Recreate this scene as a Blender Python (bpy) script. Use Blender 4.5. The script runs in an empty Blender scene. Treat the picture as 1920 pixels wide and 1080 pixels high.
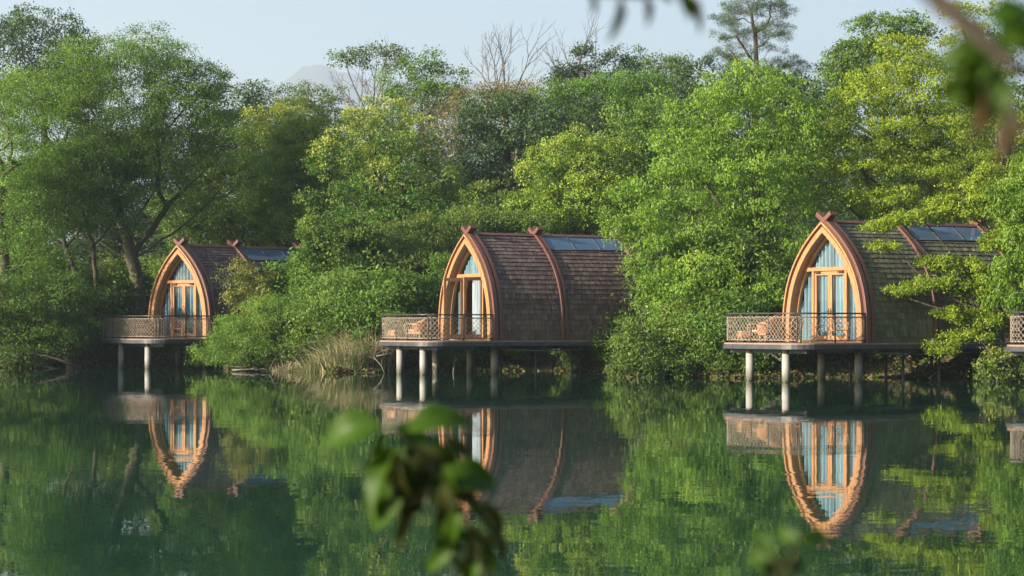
import bpy, math, random
import numpy as np
from mathutils import Vector, Matrix

C = bpy.data.collections.new("lake_scene")
bpy.context.scene.collection.children.link(C)
SC = bpy.context.scene
R = math.radians

# ------------------------------------------------------------------ camera
CAMZ = 1.91
FPX = 4000.0            # focal length in pixels of the 1920 wide photograph
HOR = 608.0             # horizon row
cam = bpy.data.cameras.new("camera")
camo = bpy.data.objects.new("camera", cam)
C.objects.link(camo)
camo.location = (0, 0, CAMZ)
camo.rotation_euler = (R(90), 0, 0)
cam.sensor_width = 36
cam.lens = 75
cam.shift_y = (HOR - 540) / 1920.0
cam.clip_start = 0.05
cam.clip_end = 15000
cam.dof.use_dof = True
cam.dof.focus_distance = 78
cam.dof.aperture_fstop = 6.2
SC.camera = camo

# ------------------------------------------------------------------ sky, sun, exposure
SUN_EL, SUN_AZ = 17.0, (-0.90, -0.44)       # azimuth vector towards the sun
w = bpy.data.worlds.new("World")
SC.world = w
w.use_nodes = True
nt = w.node_tree
sky = nt.nodes.new('ShaderNodeTexSky')
sky.sky_type = 'NISHITA'
sky.sun_disc = False
sky.sun_elevation = R(SUN_EL)
sky.sun_rotation = math.atan2(SUN_AZ[0], SUN_AZ[1])
sky.air_density = 1.0
sky.dust_density = 2.0
sky.ozone_density = 2.0
bg = nt.nodes['Background']
bg.inputs['Strength'].default_value = 0.11
nt.links.new(sky.outputs[0], bg.inputs[0])
sd = bpy.data.lights.new("sun", 'SUN')
sd.energy = 5.0
sd.angle = R(0.6)
sd.color = (1.0, 0.87, 0.70)
so = bpy.data.objects.new("sun", sd)
C.objects.link(so)
ce = math.cos(R(SUN_EL))
n = math.hypot(*SUN_AZ)
SUNV = Vector((SUN_AZ[0] / n * ce, SUN_AZ[1] / n * ce, math.sin(R(SUN_EL))))
so.rotation_euler = SUNV.to_track_quat('Z', 'Y').to_euler()
so.location = (-40, -10, 60)
SC.view_settings.view_transform = 'Standard'
SC.view_settings.look = 'None'
SC.view_settings.gamma = 1
SC.view_settings.exposure = 1.04
SC.cycles.max_bounces = 8
SC.cycles.transparent_max_bounces = 16
SC.cycles.volume_bounces = 1
SC.cycles.caustics_reflective = False
SC.cycles.caustics_refractive = False


# ------------------------------------------------------------------ helpers
def P(px, py, Y):
    return Vector(((px - 960) / FPX * Y, Y, CAMZ + (HOR - py) / FPX * Y))


def tag(o, label=None, cat=None, group=None, kind=None):
    if label: o['label'] = label
    if cat: o['category'] = cat
    if group: o['group'] = group
    if kind: o['kind'] = kind
    return o


def empty(name, loc, rz=0, label=None, cat=None, group=None):
    o = bpy.data.objects.new(name, None)
    o.empty_display_size = 0.3
    C.objects.link(o)
    o.location = loc
    o.rotation_euler = (0, 0, rz)
    return tag(o, label, cat, group)


def copy_tree(o, parent=None):
    c = o.copy()
    C.objects.link(c)
    c.parent = parent
    for ch in list(o.children):
        copy_tree(ch, c)
    return c


class MB:
    """collects geometry for one mesh object"""
    def __init__(s):
        s.v = []; s.f = []; s.t = []; s.sm = []

    def add(s, vs, fs, tint=0.5, smooth=False):
        b = len(s.v)
        s.v += [tuple(p) for p in vs]
        s.f += [tuple(b + i for i in f) for f in fs]
        s.t += [tint] * len(fs)
        s.sm += [smooth] * len(fs)

    def box(s, lo, hi, M=None, tint=0.5):
        x0, y0, z0 = lo; x1, y1, z1 = hi
        vs = [Vector(p) for p in ((x0, y0, z0), (x1, y0, z0), (x1, y1, z0), (x0, y1, z0),
                                  (x0, y0, z1), (x1, y0, z1), (x1, y1, z1), (x0, y1, z1))]
        if M: vs = [M @ p for p in vs]
        s.add(vs, [(0, 3, 2, 1), (4, 5, 6, 7), (0, 1, 5, 4), (1, 2, 6, 5), (2, 3, 7, 6), (3, 0, 4, 7)], tint)

    def tube(s, pts, rad, sides=6, tint=0.5, caps=True, smooth=True):
        pts = [Vector(p) for p in pts]
        n = len(pts)
        if not hasattr(rad, '__len__'): rad = [rad] * n
        vs = []
        prev = None
        for i, p in enumerate(pts):
            d = (pts[min(i + 1, n - 1)] - pts[max(i - 1, 0)])
            if d.length < 1e-9: d = Vector((0, 0, 1))
            d.normalize()
            if prev is None:
                a = Vector((1, 0, 0)) if abs(d.x) < 0.8 else Vector((0, 1, 0))
                a = (a - d * a.dot(d)).normalized()
            else:
                a = (prev - d * prev.dot(d))
                a = a.normalized() if a.length > 1e-6 else Vector((1, 0, 0))
            prev = a
            b = d.cross(a)
            for k in range(sides):
                q = 2 * math.pi * k / sides
                vs.append(p + (a * math.cos(q) + b * math.sin(q)) * rad[i])
        fs = []
        for i in range(n - 1):
            for k in range(sides):
                k2 = (k + 1) % sides
                fs.append((i * sides + k, i * sides + k2, (i + 1) * sides + k2, (i + 1) * sides + k))
        if caps:
            fs.append(tuple(range(sides))[::-1])
            fs.append(tuple((n - 1) * sides + k for k in range(sides)))
        s.add(vs, fs, tint, smooth)

    def build(s, name, mat, parent=None, bevel=0):
        me = bpy.data.meshes.new(name)
        me.from_pydata(s.v, [], s.f)
        me.polygons.foreach_set('use_smooth', s.sm)
        a = me.attributes.new('v', 'FLOAT', 'FACE')
        a.data.foreach_set('value', s.t)
        me.materials.append(mat)
        me.update()
        o = bpy.data.objects.new(name, me)
        C.objects.link(o)
        o.parent = parent
        if bevel:
            m = o.modifiers.new('bevel', 'BEVEL')
            m.width = bevel; m.segments = 2; m.limit_method = 'ANGLE'
        return o


# ------------------------------------------------------------------ materials
def mat(name):
    m = bpy.data.materials.new(name)
    m.use_nodes = True
    return m, m.node_tree, m.node_tree.nodes['Principled BSDF']


def nd(nt, typ, **kw):
    n = nt.nodes.new(typ)
    for k, v in kw.items():
        if k in ('operation', 'data_type', 'blend_type', 'attribute_name', 'attribute_type', 'noise_dimensions', 'feature', 'distance', 'wave_type', 'bands_direction', 'use_clamp'):
            setattr(n, k, v)
        else:
            n.inputs[k].default_value = v
    return n


def mixc(nt, fac, a, b):
    n = nt.nodes.new('ShaderNodeMix')
    n.data_type = 'RGBA'
    for sock, val in ((0, fac), (6, a), (7, b)):
        if isinstance(val, bpy.types.NodeSocket): nt.links.new(val, n.inputs[sock])
        elif sock: n.inputs[sock].default_value = (*val, 1) if len(val) == 3 else val
        else: n.inputs[sock].default_value = val
    return n.outputs[2]


def coords(nt, scale=(1, 1, 1), kind='Object'):
    tc = nt.nodes.new('ShaderNodeTexCoord')
    mp = nt.nodes.new('ShaderNodeMapping')
    mp.inputs['Scale'].default_value = scale
    nt.links.new(tc.outputs[kind], mp.inputs[0])
    return mp.outputs[0]


def noise(nt, vec, scale, detail=3, rough=0.55):
    n = nd(nt, 'ShaderNodeTexNoise', Scale=scale, Detail=detail, Roughness=rough)
    nt.links.new(vec, n.inputs['Vector'])
    return n


def ramp(nt, src, a, b):
    n = nt.nodes.new('ShaderNodeMapRange')
    n.inputs['From Min'].default_value = a
    n.inputs['From Max'].default_value = b
    nt.links.new(src, n.inputs[0])
    return n.outputs[0]


def solid(name, col, rough=0.6, col2=None, nscale=6.0, stretch=(1, 1, 1), metal=0.0, bump=0.0, spec=0.5):
    m, nt, p = mat(name)
    p.inputs['Roughness'].default_value = rough
    p.inputs['Metallic'].default_value = metal
    p.inputs['Specular IOR Level'].default_value = spec
    v = coords(nt, stretch)
    nz = noise(nt, v, nscale, 5)
    c2 = col2 or tuple(c * 0.6 for c in col)
    nt.links.new(mixc(nt, ramp(nt, nz.outputs[0], 0.35, 0.65), col, c2), p.inputs['Base Color'])
    if bump:
        b = nd(nt, 'ShaderNodeBump', Strength=0.6, Distance=bump)
        nt.links.new(nz.outputs[0], b.inputs['Height'])
        nt.links.new(b.outputs[0], p.inputs['Normal'])
    return m


def leaf_mat(name, dark, light, young, trans=0.4, rough=0.5, k=1.2):
    trans *= 0.7
    dark = tuple(x * 0.8 for x in dark); light = tuple(x * 1.2 for x in light)
    dark, light, young = [(c[0] * 1.06, c[1], c[2]) for c in (dark, light, young)]
    dark, light, young = [tuple(min(0.8, x * k) for x in c) for c in (dark, light, young)]
    m, nt, p = mat(name)
    av = nd(nt, 'ShaderNodeAttribute', attribute_name='v')
    at = nd(nt, 'ShaderNodeAttribute', attribute_name='tip')
    oi = nt.nodes.new('ShaderNodeObjectInfo')
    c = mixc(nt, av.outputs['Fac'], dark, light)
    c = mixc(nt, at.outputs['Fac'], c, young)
    hs = nd(nt, 'ShaderNodeHueSaturation')
    nt.links.new(c, hs.inputs['Color'])
    mr = nt.nodes.new('ShaderNodeMapRange')
    mr.inputs['To Min'].default_value = 0.82
    mr.inputs['To Max'].default_value = 1.18
    nt.links.new(oi.outputs['Random'], mr.inputs[0])
    nt.links.new(mr.outputs[0], hs.inputs['Value'])
    c = hs.outputs[0]
    nt.links.new(c, p.inputs['Base Color'])
    p.inputs['Roughness'].default_value = rough
    p.inputs['Specular IOR Level'].default_value = 0.22
    tr = nt.nodes.new('ShaderNodeBsdfTranslucent')
    h2 = nd(nt, 'ShaderNodeHueSaturation', Hue=0.485, Saturation=1.1, Value=1.5)
    nt.links.new(c, h2.inputs['Color'])
    nt.links.new(h2.outputs[0], tr.inputs['Color'])
    mx = nd(nt, 'ShaderNodeMixShader', Fac=trans)
    nt.links.new(p.outputs[0], mx.inputs[1])
    nt.links.new(tr.outputs[0], mx.inputs[2])
    nt.links.new(mx.outputs[0], nt.nodes['Material Output'].inputs['Surface'])
    return m


def glass_mat(name, tintc, refl=0.12):
    m, nt, p = mat(name)
    nt.nodes.remove(p)
    t = nt.nodes.new('ShaderNodeBsdfTransparent')
    t.inputs['Color'].default_value = (*tintc, 1)
    g = nd(nt, 'ShaderNodeBsdfGlossy', Roughness=0.02)
    g.inputs['Color'].default_value = (1, 1, 1, 1)
    fr = nd(nt, 'ShaderNodeFresnel', IOR=1.5)
    ad = nd(nt, 'ShaderNodeMath', operation='ADD', use_clamp=True)
    ad.inputs[1].default_value = refl
    nt.links.new(fr.outputs[0], ad.inputs[0])
    mx = nt.nodes.new('ShaderNodeMixShader')
    nt.links.new(ad.outputs[0], mx.inputs[0])
    nt.links.new(t.outputs[0], mx.inputs[1])
    nt.links.new(g.outputs[0], mx.inputs[2])
    nt.links.new(mx.outputs[0], nt.nodes['Material Output'].inputs['Surface'])
    return m


def wood_mat(name, a, b, rough=0.5, along='z'):
    m, nt, p = mat(name)
    s = {'z': (9, 9, 0.8), 'y': (9, 0.8, 9), 'x': (0.8, 9, 9)}[along]
    v = coords(nt, s)
    nz = noise(nt, v, 2.2, 6, 0.65)
    n2 = noise(nt, coords(nt), 1.3, 3)
    c = mixc(nt, ramp(nt, nz.outputs[0], 0.35, 0.68), a, b)
    c = mixc(nt, ramp(nt, n2.outputs[0], 0.45, 0.8), c, tuple(x * 0.62 for x in a))
    nt.links.new(c, p.inputs['Base Color'])
    p.inputs['Roughness'].default_value = rough
    bp = nd(nt, 'ShaderNodeBump', Strength=0.35, Distance=0.01)
    nt.links.new(nz.outputs[0], bp.inputs['Height'])
    nt.links.new(bp.outputs[0], p.inputs['Normal'])
    return m


def shingle_mat(name, a, b, moss, mossamt):
    m, nt, p = mat(name)
    av = nd(nt, 'ShaderNodeAttribute', attribute_name='v')
    c = mixc(nt, av.outputs['Fac'], a, b)
    v = coords(nt, (1, 1, 1))
    nz = noise(nt, v, 1.1, 5)
    st = noise(nt, coords(nt, (3, 14, 0.9)), 2.0, 4, 0.6)
    c = mixc(nt, ramp(nt, st.outputs[0], 0.40, 0.68), c, tuple(x * 0.5 for x in a))
    # moss and algae grow low down and in patches
    sep = nt.nodes.new('ShaderNodeSeparateXYZ')
    nt.links.new(coords(nt), sep.inputs[0])
    low = ramp(nt, sep.outputs[2], 3.4, 1.2)
    mu = nd(nt, 'ShaderNodeMath', operation='MULTIPLY')
    nt.links.new(low, mu.inputs[0])
    nt.links.new(ramp(nt, nz.outputs[0], 0.35, 0.62), mu.inputs[1])
    ad = nd(nt, 'ShaderNodeMath', operation='MULTIPLY_ADD', use_clamp=True)
    ad.inputs[1].default_value = 0.75
    ad.inputs[2].default_value = mossamt
    nt.links.new(mu.outputs[0], ad.inputs[0])
    c = mixc(nt, ad.outputs[0], c, moss)
    hs = nd(nt, 'ShaderNodeHueSaturation')
    mr = nt.nodes.new('ShaderNodeMapRange')
    mr.inputs['To Min'].default_value = 0.78
    mr.inputs['To Max'].default_value = 1.2
    nt.links.new(av.outputs['Fac'], mr.inputs[0])
    nt.links.new(mr.outputs[0], hs.inputs['Value'])
    nt.links.new(c, hs.inputs['Color'])
    nt.links.new(hs.outputs[0], p.inputs['Base Color'])
    p.inputs['Roughness'].default_value = 0.8
    p.inputs['Specular IOR Level'].default_value = 0.25
    bp = nd(nt, 'ShaderNodeBump', Strength=0.5, Distance=0.01)
    nt.links.new(st.outputs[0], bp.inputs['Height'])
    nt.links.new(bp.outputs[0], p.inputs['Normal'])
    return m


M = {}
M['timber'] = wood_mat('honey_timber', (0.47, 0.245, 0.105), (0.27, 0.125, 0.05))
M['timber_dark'] = wood_mat('darker_honey_timber', (0.36, 0.17, 0.07), (0.2, 0.085, 0.035))  # darker copy of the honey timber, for the arch reveal and end wall
M['redwood'] = wood_mat('red_brown_timber', (0.17, 0.068, 0.048), (0.085, 0.036, 0.028))
M['groove'] = solid('dark_groove', (0.05, 0.03, 0.025), 0.8)
M['shingle'] = shingle_mat('cedar_shingle_brown', (0.115, 0.078, 0.070), (0.215, 0.150, 0.135), (0.12, 0.095, 0.045), 0.0)
M['shingle_green'] = shingle_mat('cedar_shingle_mossy', (0.11, 0.11, 0.08), (0.23, 0.22, 0.165), (0.10, 0.105, 0.04), 0.22)
M['steel'] = solid('dark_painted_steel', (0.035, 0.043, 0.055), 0.45, (0.06, 0.065, 0.07), 4)
M['rail'] = solid('black_rail_paint', (0.03, 0.03, 0.033), 0.4, (0.055, 0.045, 0.04), 8)
M['rope'] = solid('natural_rope', (0.36, 0.31, 0.245), 0.9, (0.22, 0.18, 0.14), 30)
M['concrete'] = solid('pier_concrete', (0.36, 0.355, 0.335), 0.85, (0.24, 0.24, 0.225), 3, (1, 1, 0.35), bump=0.01)
nt = M['concrete'].node_tree; p = nt.nodes['Principled BSDF']
_src = p.inputs['Base Color'].links[0].from_socket
_sp = nt.nodes.new('ShaderNodeSeparateXYZ'); nt.links.new(coords(nt), _sp.inputs[0])
_nz = noise(nt, coords(nt, (5, 5, 1.2)), 2.0, 4)
_ma = nd(nt, 'ShaderNodeMath', operation='MULTIPLY_ADD'); _ma.inputs[1].default_value = 0.9; nt.links.new(_nz.outputs[0], _ma.inputs[0]); nt.links.new(ramp(nt, _sp.outputs[2], 0.5, 0.0), _ma.inputs[2])
nt.links.new(mixc(nt, ramp(nt, _ma.outputs[0], 0.55, 1.3), _src, (0.09, 0.095, 0.055)), p.inputs['Base Color'])
M['wet'] = solid('wet_waterline_band', (0.05, 0.055, 0.04), 0.3)
M['plank'] = wood_mat('deck_plank', (0.33, 0.22, 0.15), (0.2, 0.13, 0.09), 0.7, 'y')
M['curtain'] = solid('teal_curtain', (0.27, 0.39, 0.45), 0.8, (0.17, 0.27, 0.33), 3, (2, 1, 0.15))
M['sheer'] = solid('pale_curtain', (0.42, 0.47, 0.52), 0.85, (0.28, 0.33, 0.38), 5, (2, 1, 0.15))
M['glass'] = glass_mat('window_glass', (0.86, 0.93, 0.95), 0.05)
M['skylight'] = solid('skylight_glass', (0.07, 0.125, 0.20), 0.05, (0.05, 0.10, 0.17), 1, spec=1.0)
M['inside'] = solid('room_lining', (0.16, 0.09, 0.05), 0.7)
M['rattan'] = solid('woven_rattan', (0.50, 0.25, 0.11), 0.6, (0.3, 0.14, 0.06), 26, bump=0.01)
M['cushion'] = solid('sand_cushion', (0.55, 0.40, 0.27), 0.9)
M['bark'] = solid('grey_brown_bark', (0.085, 0.068, 0.05), 0.9, (0.035, 0.028, 0.02), 3, (3, 3, 0.7), bump=0.03)
M['bark_moss'] = solid('mossy_bark', (0.10, 0.09, 0.05), 0.9, (0.05, 0.055, 0.022), 2, (2.5, 2.5, 0.8), bump=0.03)
M['bark_pale'] = solid('pale_twig_bark', (0.20, 0.18, 0.165), 0.9, (0.12, 0.105, 0.095), 3)
M['bark_pine'] = solid('pine_bark', (0.13, 0.085, 0.06), 0.9, (0.06, 0.04, 0.03), 3)

M['camphor'] = leaf_mat('camphor_leaf', (0.035, 0.085, 0.017), (0.085, 0.18, 0.03), (0.34, 0.38, 0.08), 0.38, 0.42)
M['camphor_bright'] = leaf_mat('bright_camphor_leaf', (0.075, 0.15, 0.02), (0.16, 0.27, 0.035), (0.36, 0.40, 0.08), 0.4, 0.42)
M['fine'] = leaf_mat('fine_leaf', (0.050, 0.11, 0.02), (0.115, 0.22, 0.035), (0.22, 0.33, 0.05), 0.5)
M['fine_dark'] = leaf_mat('fine_dark_leaf', (0.042, 0.095, 0.02), (0.10, 0.195, 0.032), (0.14, 0.24, 0.04), 0.45)
M['wingnut'] = leaf_mat('catkin_tree_leaf', (0.07, 0.15, 0.02), (0.15, 0.27, 0.035), (0.26, 0.37, 0.06), 0.45)
M['maple'] = leaf_mat('yellow_green_leaf', (0.095, 0.17, 0.018), (0.205, 0.30, 0.03), (0.36, 0.38, 0.05), 0.48)
M['dark'] = leaf_mat('dark_ridge_leaf', (0.026, 0.058, 0.025), (0.06, 0.115, 0.035), (0.12, 0.19, 0.045), 0.35)
M['pale'] = leaf_mat('pale_ridge_leaf', (0.055, 0.105, 0.04), (0.12, 0.19, 0.055), (0.2, 0.26, 0.07), 0.4)
M['brownish'] = leaf_mat('brown_tinged_leaf', (0.075, 0.08, 0.035), (0.15, 0.14, 0.05), (0.26, 0.22, 0.07), 0.35)
M['shrub'] = leaf_mat('shrub_leaf', (0.05, 0.105, 0.022), (0.12, 0.20, 0.04), (0.26, 0.28, 0.05), 0.38)
M['climber'] = leaf_mat('climber_leaf', (0.08, 0.12, 0.03), (0.16, 0.2, 0.04), (0.28, 0.24, 0.06), 0.4)
M['feather'] = leaf_mat('feathery_leaf', (0.06, 0.13, 0.022), (0.14, 0.25, 0.045), (0.22, 0.33, 0.06), 0.42)
M['needle'] = leaf_mat('pine_needle', (0.035, 0.065, 0.032), (0.085, 0.135, 0.06), (0.14, 0.19, 0.08), 0.2)
M['reed'] = leaf_mat('dry_reed', (0.30, 0.25, 0.16), (0.52, 0.46, 0.33), (0.12, 0.20, 0.05), 0.3, k=1.0)
M['near_leaf'] = leaf_mat('near_leaf', (0.022, 0.062, 0.003), (0.038, 0.088, 0.005), (0.1, 0.13, 0.02), 0.4, k=1.0)
M['near_dry'] = leaf_mat('withered_leaf', (0.23, 0.17, 0.085), (0.30, 0.22, 0.12), (0.22, 0.13, 0.06), 0.35, k=1.0)
M['near_brown'] = leaf_mat('dark_withered_leaf', (0.022, 0.034, 0.006), (0.038, 0.046, 0.01), (0.1, 0.07, 0.03), 0.3, k=1.0)

# ------------------------------------------------------------------ terrain, water, mountain
_sh = np.array([(-900, 70), (-60, 96), (-20, 93.5), (-18.4, 98), (-14, 98), (-12, 91), (-9.5, 87), (-7, 84.3), (-5.4, 84.6), (-4.2, 87), (3.0, 87), (4.2, 81), (5.2, 77.5), (8, 76),
                (12, 76.5), (16, 76.5), (19, 73), (23, 70), (40, 66), (90, 60), (400, 40)], float)


def shore(x):
    return np.interp(x, _sh[:, 0], _sh[:, 1])


def smooth(t):
    t = np.clip(t, 0, 1)
    return t * t * (3 - 2 * t)


def ground_z(x, y):
    x = np.asarray(x, float); y = np.asarray(y, float)
    d = y - shore(x) - 0.8 * np.sin(x * 0.9) * np.sin(x * 0.31 + 1)
    z = -1.6 + 1.62 * smooth((d + 4) / 4.2) + 1.2 * smooth((d - 0.2) / 4.0) + 3.6 * smooth((d - 8) / 50)
    z = z + 0.12 * np.sin(x * 1.7 + y * 0.6) * smooth(d / 3) + 0.08 * np.sin(x * 3.1 - y * 2.3) * smooth(d / 2)
    near = -1.6 + 2.0 * smooth((8.0 - y) / 6.0)
    return np.maximum(z, near)


def gz(x, y):
    return float(ground_z(x, y))


xs = np.unique(np.concatenate([np.linspace(-1390, -60, 22), np.arange(-60, 60, 0.8), np.linspace(60, 1390, 22)]))
ys = np.unique(np.concatenate([np.linspace(-60, -10, 6), np.arange(-10, 12, 1.0), np.linspace(12, 60, 9), np.arange(60, 150, 0.8), np.linspace(150, 7940, 44)]))
GX, GY = np.meshgrid(xs, ys)
GZ = ground_z(GX, GY)
nx, ny = len(xs), len(ys)
me = bpy.data.meshes.new('ground')
idx = np.arange(nx * ny).reshape(ny, nx)
q = np.stack([idx[:-1, :-1], idx[:-1, 1:], idx[1:, 1:], idx[1:, :-1]], -1).reshape(-1, 4)
me.from_pydata(np.stack([GX.ravel(), GY.ravel(), GZ.ravel()], 1).tolist(), [], q.tolist())
me.polygons.foreach_set('use_smooth', [True] * len(q))
gm, nt, p = mat('forest_floor')
v = coords(nt)
n1 = noise(nt, v, 0.5, 6); n2 = noise(nt, v, 5, 6, 0.7)
c = mixc(nt, ramp(nt, n1.outputs[0], 0.4, 0.6), (0.085, 0.06, 0.035), (0.035, 0.05, 0.018))
c = mixc(nt, ramp(nt, n2.outputs[0], 0.45, 0.7), c, (0.10, 0.07, 0.042))
nt.links.new(c, p.inputs['Base Color'])
p.inputs['Roughness'].default_value = 0.95
b = nd(nt, 'ShaderNodeBump', Strength=1.0, Distance=0.15)
nt.links.new(n2.outputs[0], b.inputs['Height']); nt.links.new(b.outputs[0], p.inputs['Normal'])
me.materials.append(gm)
go = bpy.data.objects.new('ground', me); C.objects.link(go); tag(go, kind='structure')

# water
wm, nt, p = mat('lake_water')
p.inputs['Base Color'].default_value = (0.009, 0.042, 0.023, 1)
p.inputs['Roughness'].default_value = 0.0
p.inputs['IOR'].default_value = 1.333
p.inputs['Specular IOR Level'].default_value = 0.5
p.inputs['Specular Tint'].default_value = (0.82, 1.0, 0.93, 1)
geo = nt.nodes.new('ShaderNodeNewGeometry')


def wave(scale, amp, off):
    mp = nt.nodes.new('ShaderNodeMapping')
    mp.inputs['Scale'].default_value = scale
    mp.inputs['Location'].default_value = off
    nt.links.new(geo.outputs['Position'], mp.inputs[0])
    nz = noise(nt, mp.outputs[0], 1.0, 2, 0.5)
    sb = nd(nt, 'ShaderNodeVectorMath', operation='SUBTRACT')
    sb.inputs[1].default_value = (0.5, 0.5, 0.5)
    nt.links.new(nz.outputs['Color'], sb.inputs[0])
    ml = nd(nt, 'ShaderNodeVectorMath', operation='MULTIPLY')
    ml.inputs[1].default_value = (amp[0], amp[1], 0)
    nt.links.new(sb.outputs[0], ml.inputs[0])
    return ml.outputs[0]


def vadd(a, b):
    n = nd(nt, 'ShaderNodeVectorMath', operation='ADD')
    nt.links.new(a, n.inputs[0])
    if isinstance(b, tuple): n.inputs[1].default_value = b
    else: nt.links.new(b, n.inputs[1])
    return n.outputs[0]


wv = vadd(wave((2.2, 5.5, 1), (0.009, 0.010), (3, 7, 0)), wave((0.35, 1.1, 1), (0.005, 0.006), (11, 2, 0)))
wv = vadd(wv, wave((9, 14, 1), (0.008, 0.007), (5, 1, 0)))
# calm and slightly ruffled patches
mp = nt.nodes.new('ShaderNodeMapping'); mp.inputs['Scale'].default_value = (0.03, 0.12, 1)
nt.links.new(geo.outputs['Position'], mp.inputs[0])
pn = noise(nt, mp.outputs[0], 1.0, 2)
sc = nt.nodes.new('ShaderNodeMapRange')
sc.inputs['From Min'].default_value = 0.4; sc.inputs['From Max'].default_value = 0.62
sc.inputs['To Min'].default_value = 0.55; sc.inputs['To Max'].default_value = 1.25
nt.links.new(pn.outputs[0], sc.inputs[0])
vs = nd(nt, 'ShaderNodeVectorMath', operation='SCALE')
nt.links.new(wv, vs.inputs[0]); nt.links.new(sc.outputs[0], vs.inputs['Scale'])
nn = nd(nt, 'ShaderNodeVectorMath', operation='NORMALIZE')
nt.links.new(vadd(vs.outputs[0], (0, 0, 1.0)), nn.inputs[0])
nt.links.new(nn.outputs[0], p.inputs['Normal'])
me = bpy.data.meshes.new('water')
me.from_pydata([(-380, -60, 0), (380, -60, 0), (380, 101, 0), (-380, 101, 0)], [], [(0, 1, 2, 3)])
me.materials.append(wm)
wo = bpy.data.objects.new('water', me); C.objects.link(wo); tag(wo, kind='structure')

# distant mountain
mm = solid('wooded_mountain', (0.05, 0.08, 0.04), 0.95, (0.035, 0.06, 0.03), 0.01)
rng = np.random.default_rng(5)
mx_ = np.linspace(-175, 175, 141)
prof = np.interp(mx_, [-400, -300, -200, -150, -120, -100, -88, -79, -70, -60, -50, -40, -31, -20, 10, 60, 140, 260, 400],
                 [20, 46, 74, 88, 96, 101, 107, 109.5, 107, 103, 102, 105, 107, 103, 97, 90, 80, 50, 20])
ph = np.random.default_rng(3).uniform(0, 6.28, 6)
prof = prof + sum(0.9 / (k + 1) * np.sin(mx_ * 0.16 * (k + 1.3) + ph[k]) for k in range(6))
vs_, fs_ = [], []
rows = 14
for j in range(rows):
    t = j / (rows - 1)
    for i, x in enumerate(mx_):
        hh = math.sin(math.pi * t) ** 0.8
        vs_.append((x * 7.78, 7000 + (t - 0.5) * 1600, max(-2, 7.78 * prof[i] * hh * (1 + 0.06 * math.sin(i * 0.7 + j * 1.3) * (1 - hh)))))
for j in range(rows - 1):
    for i in range(len(mx_) - 1):
        a = j * len(mx_) + i
        fs_.append((a, a + 1, a + 1 + len(mx_), a + len(mx_)))
me = bpy.data.meshes.new('mountain'); me.from_pydata(vs_, [], fs_); me.materials.append(mm)
me.polygons.foreach_set('use_smooth', [True] * len(fs_))
mo = bpy.data.objects.new('mountain', me); C.objects.link(mo); tag(mo, kind='structure')

# haze
hm = bpy.data.materials.new('haze'); hm.use_nodes = True
nt = hm.node_tree; nt.nodes.remove(nt.nodes['Principled BSDF'])
pv = nt.nodes.new('ShaderNodeVolumePrincipled')
pv.inputs['Color'].default_value = (0.74, 0.87, 1.0, 1)
pv.inputs['Density'].default_value = 0.00022
pv.inputs['Anisotropy'].default_value = 0.2
nt.links.new(pv.outputs[0], nt.nodes['Material Output'].inputs['Volume'])
hb = MB(); hb.box((-1400, -70, -4), (1400, 7950, 905))
hz = hb.build('haze', hm); tag(hz, kind='stuff')

# ------------------------------------------------------------------ cabins
DZ = 1.29       # deck top above the water
KP = 2.9


def arch(w, H, n=26):
    pts = []
    for i in range(n + 1):
        z = H * (i / n)
        pts.append((-w * (1 - (z / H) ** KP), z))
    return pts + [(-x, z) for x, z in reversed(pts[:-1])]


def band(mb, wo, Ho, wi, Hi, y0, y1, n=26, tint=0.5):
    """an arch shaped solid band between two pointed curves"""
    a, b = arch(wo, Ho, n), arch(wi, Hi, n)
    m = len(a)
    vs = []
    for (x, z) in a: vs += [(x, y0, z + DZ), (x, y1, z + DZ)]
    for (x, z) in b: vs += [(x, y0, z + DZ), (x, y1, z + DZ)]
    o = 2 * m
    fs = []
    for i in range(m - 1):
        fs += [(2 * i, 2 * i + 1, 2 * i + 3, 2 * i + 2),
               (o + 2 * i, o + 2 * i + 2, o + 2 * i + 3, o + 2 * i + 1),
               (2 * i, 2 * i + 2, o + 2 * i + 2, o + 2 * i),
               (2 * i + 1, o + 2 * i + 1, o + 2 * i + 3, 2 * i + 3)]
    fs += [(0, o, o + 1, 1), (2 * m - 2, 2 * m - 1, o + 2 * m - 1, o + 2 * m - 2)]
    mb.add(vs, fs, tint)


def plate(mb, w, H, y0, y1):
    a = arch(w, H, 20)
    m = len(a)
    vs = [(x, y0, z + DZ) for x, z in a] + [(x, y1, z + DZ) for x, z in a]
    fs = [tuple(range(m))[::-1], tuple(range(m, 2 * m))] + [(i, i + 1, m + i + 1, m + i) for i in range(m - 1)] + [(m - 1, 0, m, 2 * m - 1)]
    mb.add(vs, fs)


BAYS = ((0.40, 2.96), (3.25, 6.76), (7.05, 9.68))
RIBS = (0.12, 3.1, 6.9, 9.82)
WS, HS = 2.2, 4.10       # shingle surface curve


def surf_table():
    z = np.linspace(0, HS, 400)
    x = WS * (1 - (z / HS) ** KP)
    s = np.concatenate([[0], np.cumsum(np.hypot(np.diff(x), np.diff(z)))])
    return s, x, z


ST = surf_table()


def surf(s):
    x = np.interp(s, ST[0], ST[1]); z = np.interp(s, ST[0], ST[2])
    s2 = min(s + 0.02, ST[0][-1]); s1 = s2 - 0.04
    tx = np.interp(s2, ST[0], ST[1]) - np.interp(s1, ST[0], ST[1])
    tz = np.interp(s2, ST[0], ST[2]) - np.interp(s1, ST[0], ST[2])
    l = math.hypot(tx, tz)
    return x, z, tz / l, -tx / l        # point and outward normal


SKY_LO, SKY_HI = ST[0][-1] - 1.02, ST[0][-1] - 0.14


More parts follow.
